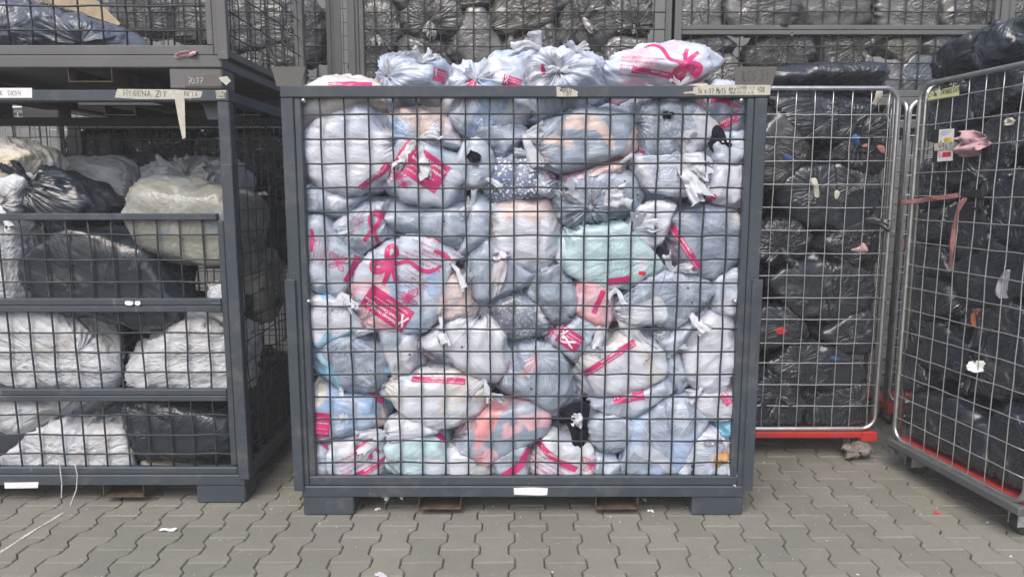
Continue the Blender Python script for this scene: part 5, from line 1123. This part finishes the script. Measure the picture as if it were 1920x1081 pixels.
bs('n10', 1716, 472, 'white printed packet in the turned roll cage', 'packet', 32, 16, 'paper', 58, name='paper_packet', ang=-22, lift=.006)
bs('n10', 1702, 458, 'orange and blue wrapper end in the turned roll cage', 'wrapper', 12, 18, 'orange', 59, name='wrapper')
bs('n3', 1896, 228, 'cream paper scrap near the top right of the turned cage', 'paper', 14, 12, 'tape', 60, name='paper_scrap')
bs('e4', 934, 516, 'long patterned grey sock hanging down inside the wires', 'sock', 26, 92, 'sock', 61, name='long_sock', lift=.012, ang=-14, off=.004)
bs('e4', 940, 480, 'lilac rolled sock top above the patterned sock', 'sock', 34, 20, 'sock', 62, name='rolled_sock', lift=.03)
bs('b7', 1252, 214, 'dark shoe poking out of the patterned bag', 'shoe', 20, 15, 'darkcloth', 63, name='shoe', lift=.03)
bs('b5', 889, 294, 'black cloth bulging from the small torn bag', 'cloth', 26, 20, 'darkcloth', 64, lift=.008, ang=-30)
scrap('film_scrap', 'white torn tie lying on the black garment', 'scrap', at(1082, 788, YC + .012), .026, .034, 'sheet', 65, lift=.02)
bs('a2', 814, 112, 'white film scrap caught on the wires above the heap', 'scrap', 20, 16, 'sheet', 66, name='film_scrap')
bs('d12', 1246, 402, 'blue cloth wedge beside the diagonal strip bag', 'cloth', 16, 34, 'denim', 67, lift=.02, ang=20)
bs('d7', 712, 398, 'dark cloth corner at the end of the long grey bag', 'cloth', 22, 22, 'darkcloth', 68, lift=.02)
for k, (px, py, y, lab, w, h, mt) in enumerate(((242, 568, YL - .004, 'torn white paper stuck on the left cage rail, left piece', 17, 9, 'paper'), (258, 568, YL - .004, 'torn white paper stuck on the left cage rail, right piece', 11, 9, 'paper'))):
    P = at(px, py, y); scrap('paper_scrap', lab, 'paper', P, w / F * 1.5, h / F * 1.5, mt, 70 + k, lift=.002)
P = at(348, 102, YL - .012); scrap('pink_film', 'pink film tail caught under the upper cage', 'scrap', P, .048, .012, 'pink', 75, ang=8, lift=.012)
# litter lying on the pavers
for k, (px, py, lab, a, b_, mt, sd) in enumerate(((315, 992, 'folded white paper on the pavers before the left cage', .038, .012, 'paper', 80), (708, 953, 'tiny white scrap beside the left foot of the full cage', .013, .010, 'paper', 81), (1220, 957, 'small white scrap near the right fork pocket', .016, .008, 'paper', 82),
        (1757, 960, 'small red petal of cloth on the pavers', .012, .009, 'redcloth', 83), (716, 1078, 'grey plastic bit at the bottom edge of the picture', .03, .014, 'sock', 84), (1208, 936, 'thin white scrap under the cage beam', .012, .006, 'paper', 85))):
    P = gnd(px, py, .005); scrap('litter_scrap', lab, 'litter', P, a, b_, mt, sd, n=(0, 0, 1), lift=.006, ang=10 * k)
gr = MB(); rr = random.Random(9)
for k in range(800):
    x, y = rr.uniform(-2.4, 2.6), rr.uniform(2.35, 4.2) if k % 3 else rr.choice([YC, YL, YR]) + rr.uniform(-.08, .1); a = rr.uniform(0, 6.28); q = rr.uniform(.0012, .0042) * (2.2 if k % 17 == 0 else 1)
    pts = [(x + q * math.cos(a + 2.1 * i) * rr.uniform(.6, 1.3), y + q * math.sin(a + 2.1 * i) * rr.uniform(.6, 1.3), .0006) for i in range(3)]; gr.add(pts + [(x, y, .0006 + q * .7)], [(0, 1, 2), (0, 1, 3), (1, 2, 3), (2, 0, 3)])
tag(gr.build('grit', M['chalk']), kind='stuff')
m = MB(); A, B = gnd(-12, 1042), gnd(118, 961); pts = [A + (B - A) * t + np.array([.002 * math.sin(9 * t), 0, .0022]) for t in np.linspace(0, 1, 24)]
m.strip(pts, (1, .3, 0), [.012 + .004 * math.sin(7 * k) for k in range(24)]); tag(m.build('chalk_line', M['chalk']), kind='structure')
for k, (pts, lab) in enumerate(((((112, 872), (114, 890), (116, 905), (115, 932)), 'short white string hanging from the flat white sack'), (((140, 868), (145, 890), (143, 918), (134, 940), (130, 955), (133, 962)), 'long white string hanging from the flat white sack to the pavers'))):
    q = [at(a, b_, YL - .012 - .003 * i) for i, (a, b_) in enumerate(pts)]; tag(MB().tube(q, .0022, 5).build('string', M['string']), lab, 'string', 'strings of the flat white sack')
m = MB(); m.tube([at(482, 550, YL + .55) + np.array([.0, 0, .0]), at(492, 562, YL + .5), at(506, 586, YL + .5)], .0022, 5); tag(m.build('string', M['string']), 'white thread sticking out through the side wires', 'string')
pillow('rag', 'brown and grey rag bundled round the caster of the roll cage', 'rag', [(1578, 840), (1592, 833), (1601, 838), (1611, 829), (1627, 831), (1637, 840), (1640, 853), (1631, 849), (1627, 858), (1612, 853), (1600, 859), (1593, 850), (1583, 857), (1587, 846)], YR - .03, 'rag', .03, 8, .022)
# ------------------------------------------------------------ sheet and cardboard in the upper cage
FU = Frame((0, YL + .03, 0), (1, 0, 0), dict(x0=XL + .06, z0=H + .14, y1=1.0), None, .02)
plan(FU, 'tarp', 'blue grey plastic sheet heaped in the upper cage', 70, 58, 190, 50, -14, '(.11,.13,.17) nv nv', 0, mat='black', cat='plastic sheet', name='plastic_sheet', thick=.6, d=.12, wr=1.3); build_bags(FU)
cb = empty('cardboard_sheet', (0, 0, 0), 'folded tan cardboard leaning on the blue grey sheet', 'cardboard')
def slab(name, pts, th, mat, par):
    P = [Vector(q) for q in pts]; n = (P[1] - P[0]).cross(P[2] - P[0]).normalized() * th; m = MB(); k = len(P)
    m.add(P + [q + n for q in P], [tuple(range(k)), tuple(range(k, 2 * k))[::-1]] + [(i, i + k, (i + 1) % k + k, (i + 1) % k) for i in range(k)]); return m.build(name, M[mat], par)
slab('panel', [at(60, -30, YL + .22), at(150, -30, YL + .26), at(226, 44, YL + .24), at(222, 48, YL + .23), at(100, 8, YL + .20)], .005, 'card', cb)
slab('flap', [at(20, -30, YL + .3), at(59, -30, YL + .222), at(99, 8, YL + .2), at(60, 4, YL + .26)], .005, 'card', cb)
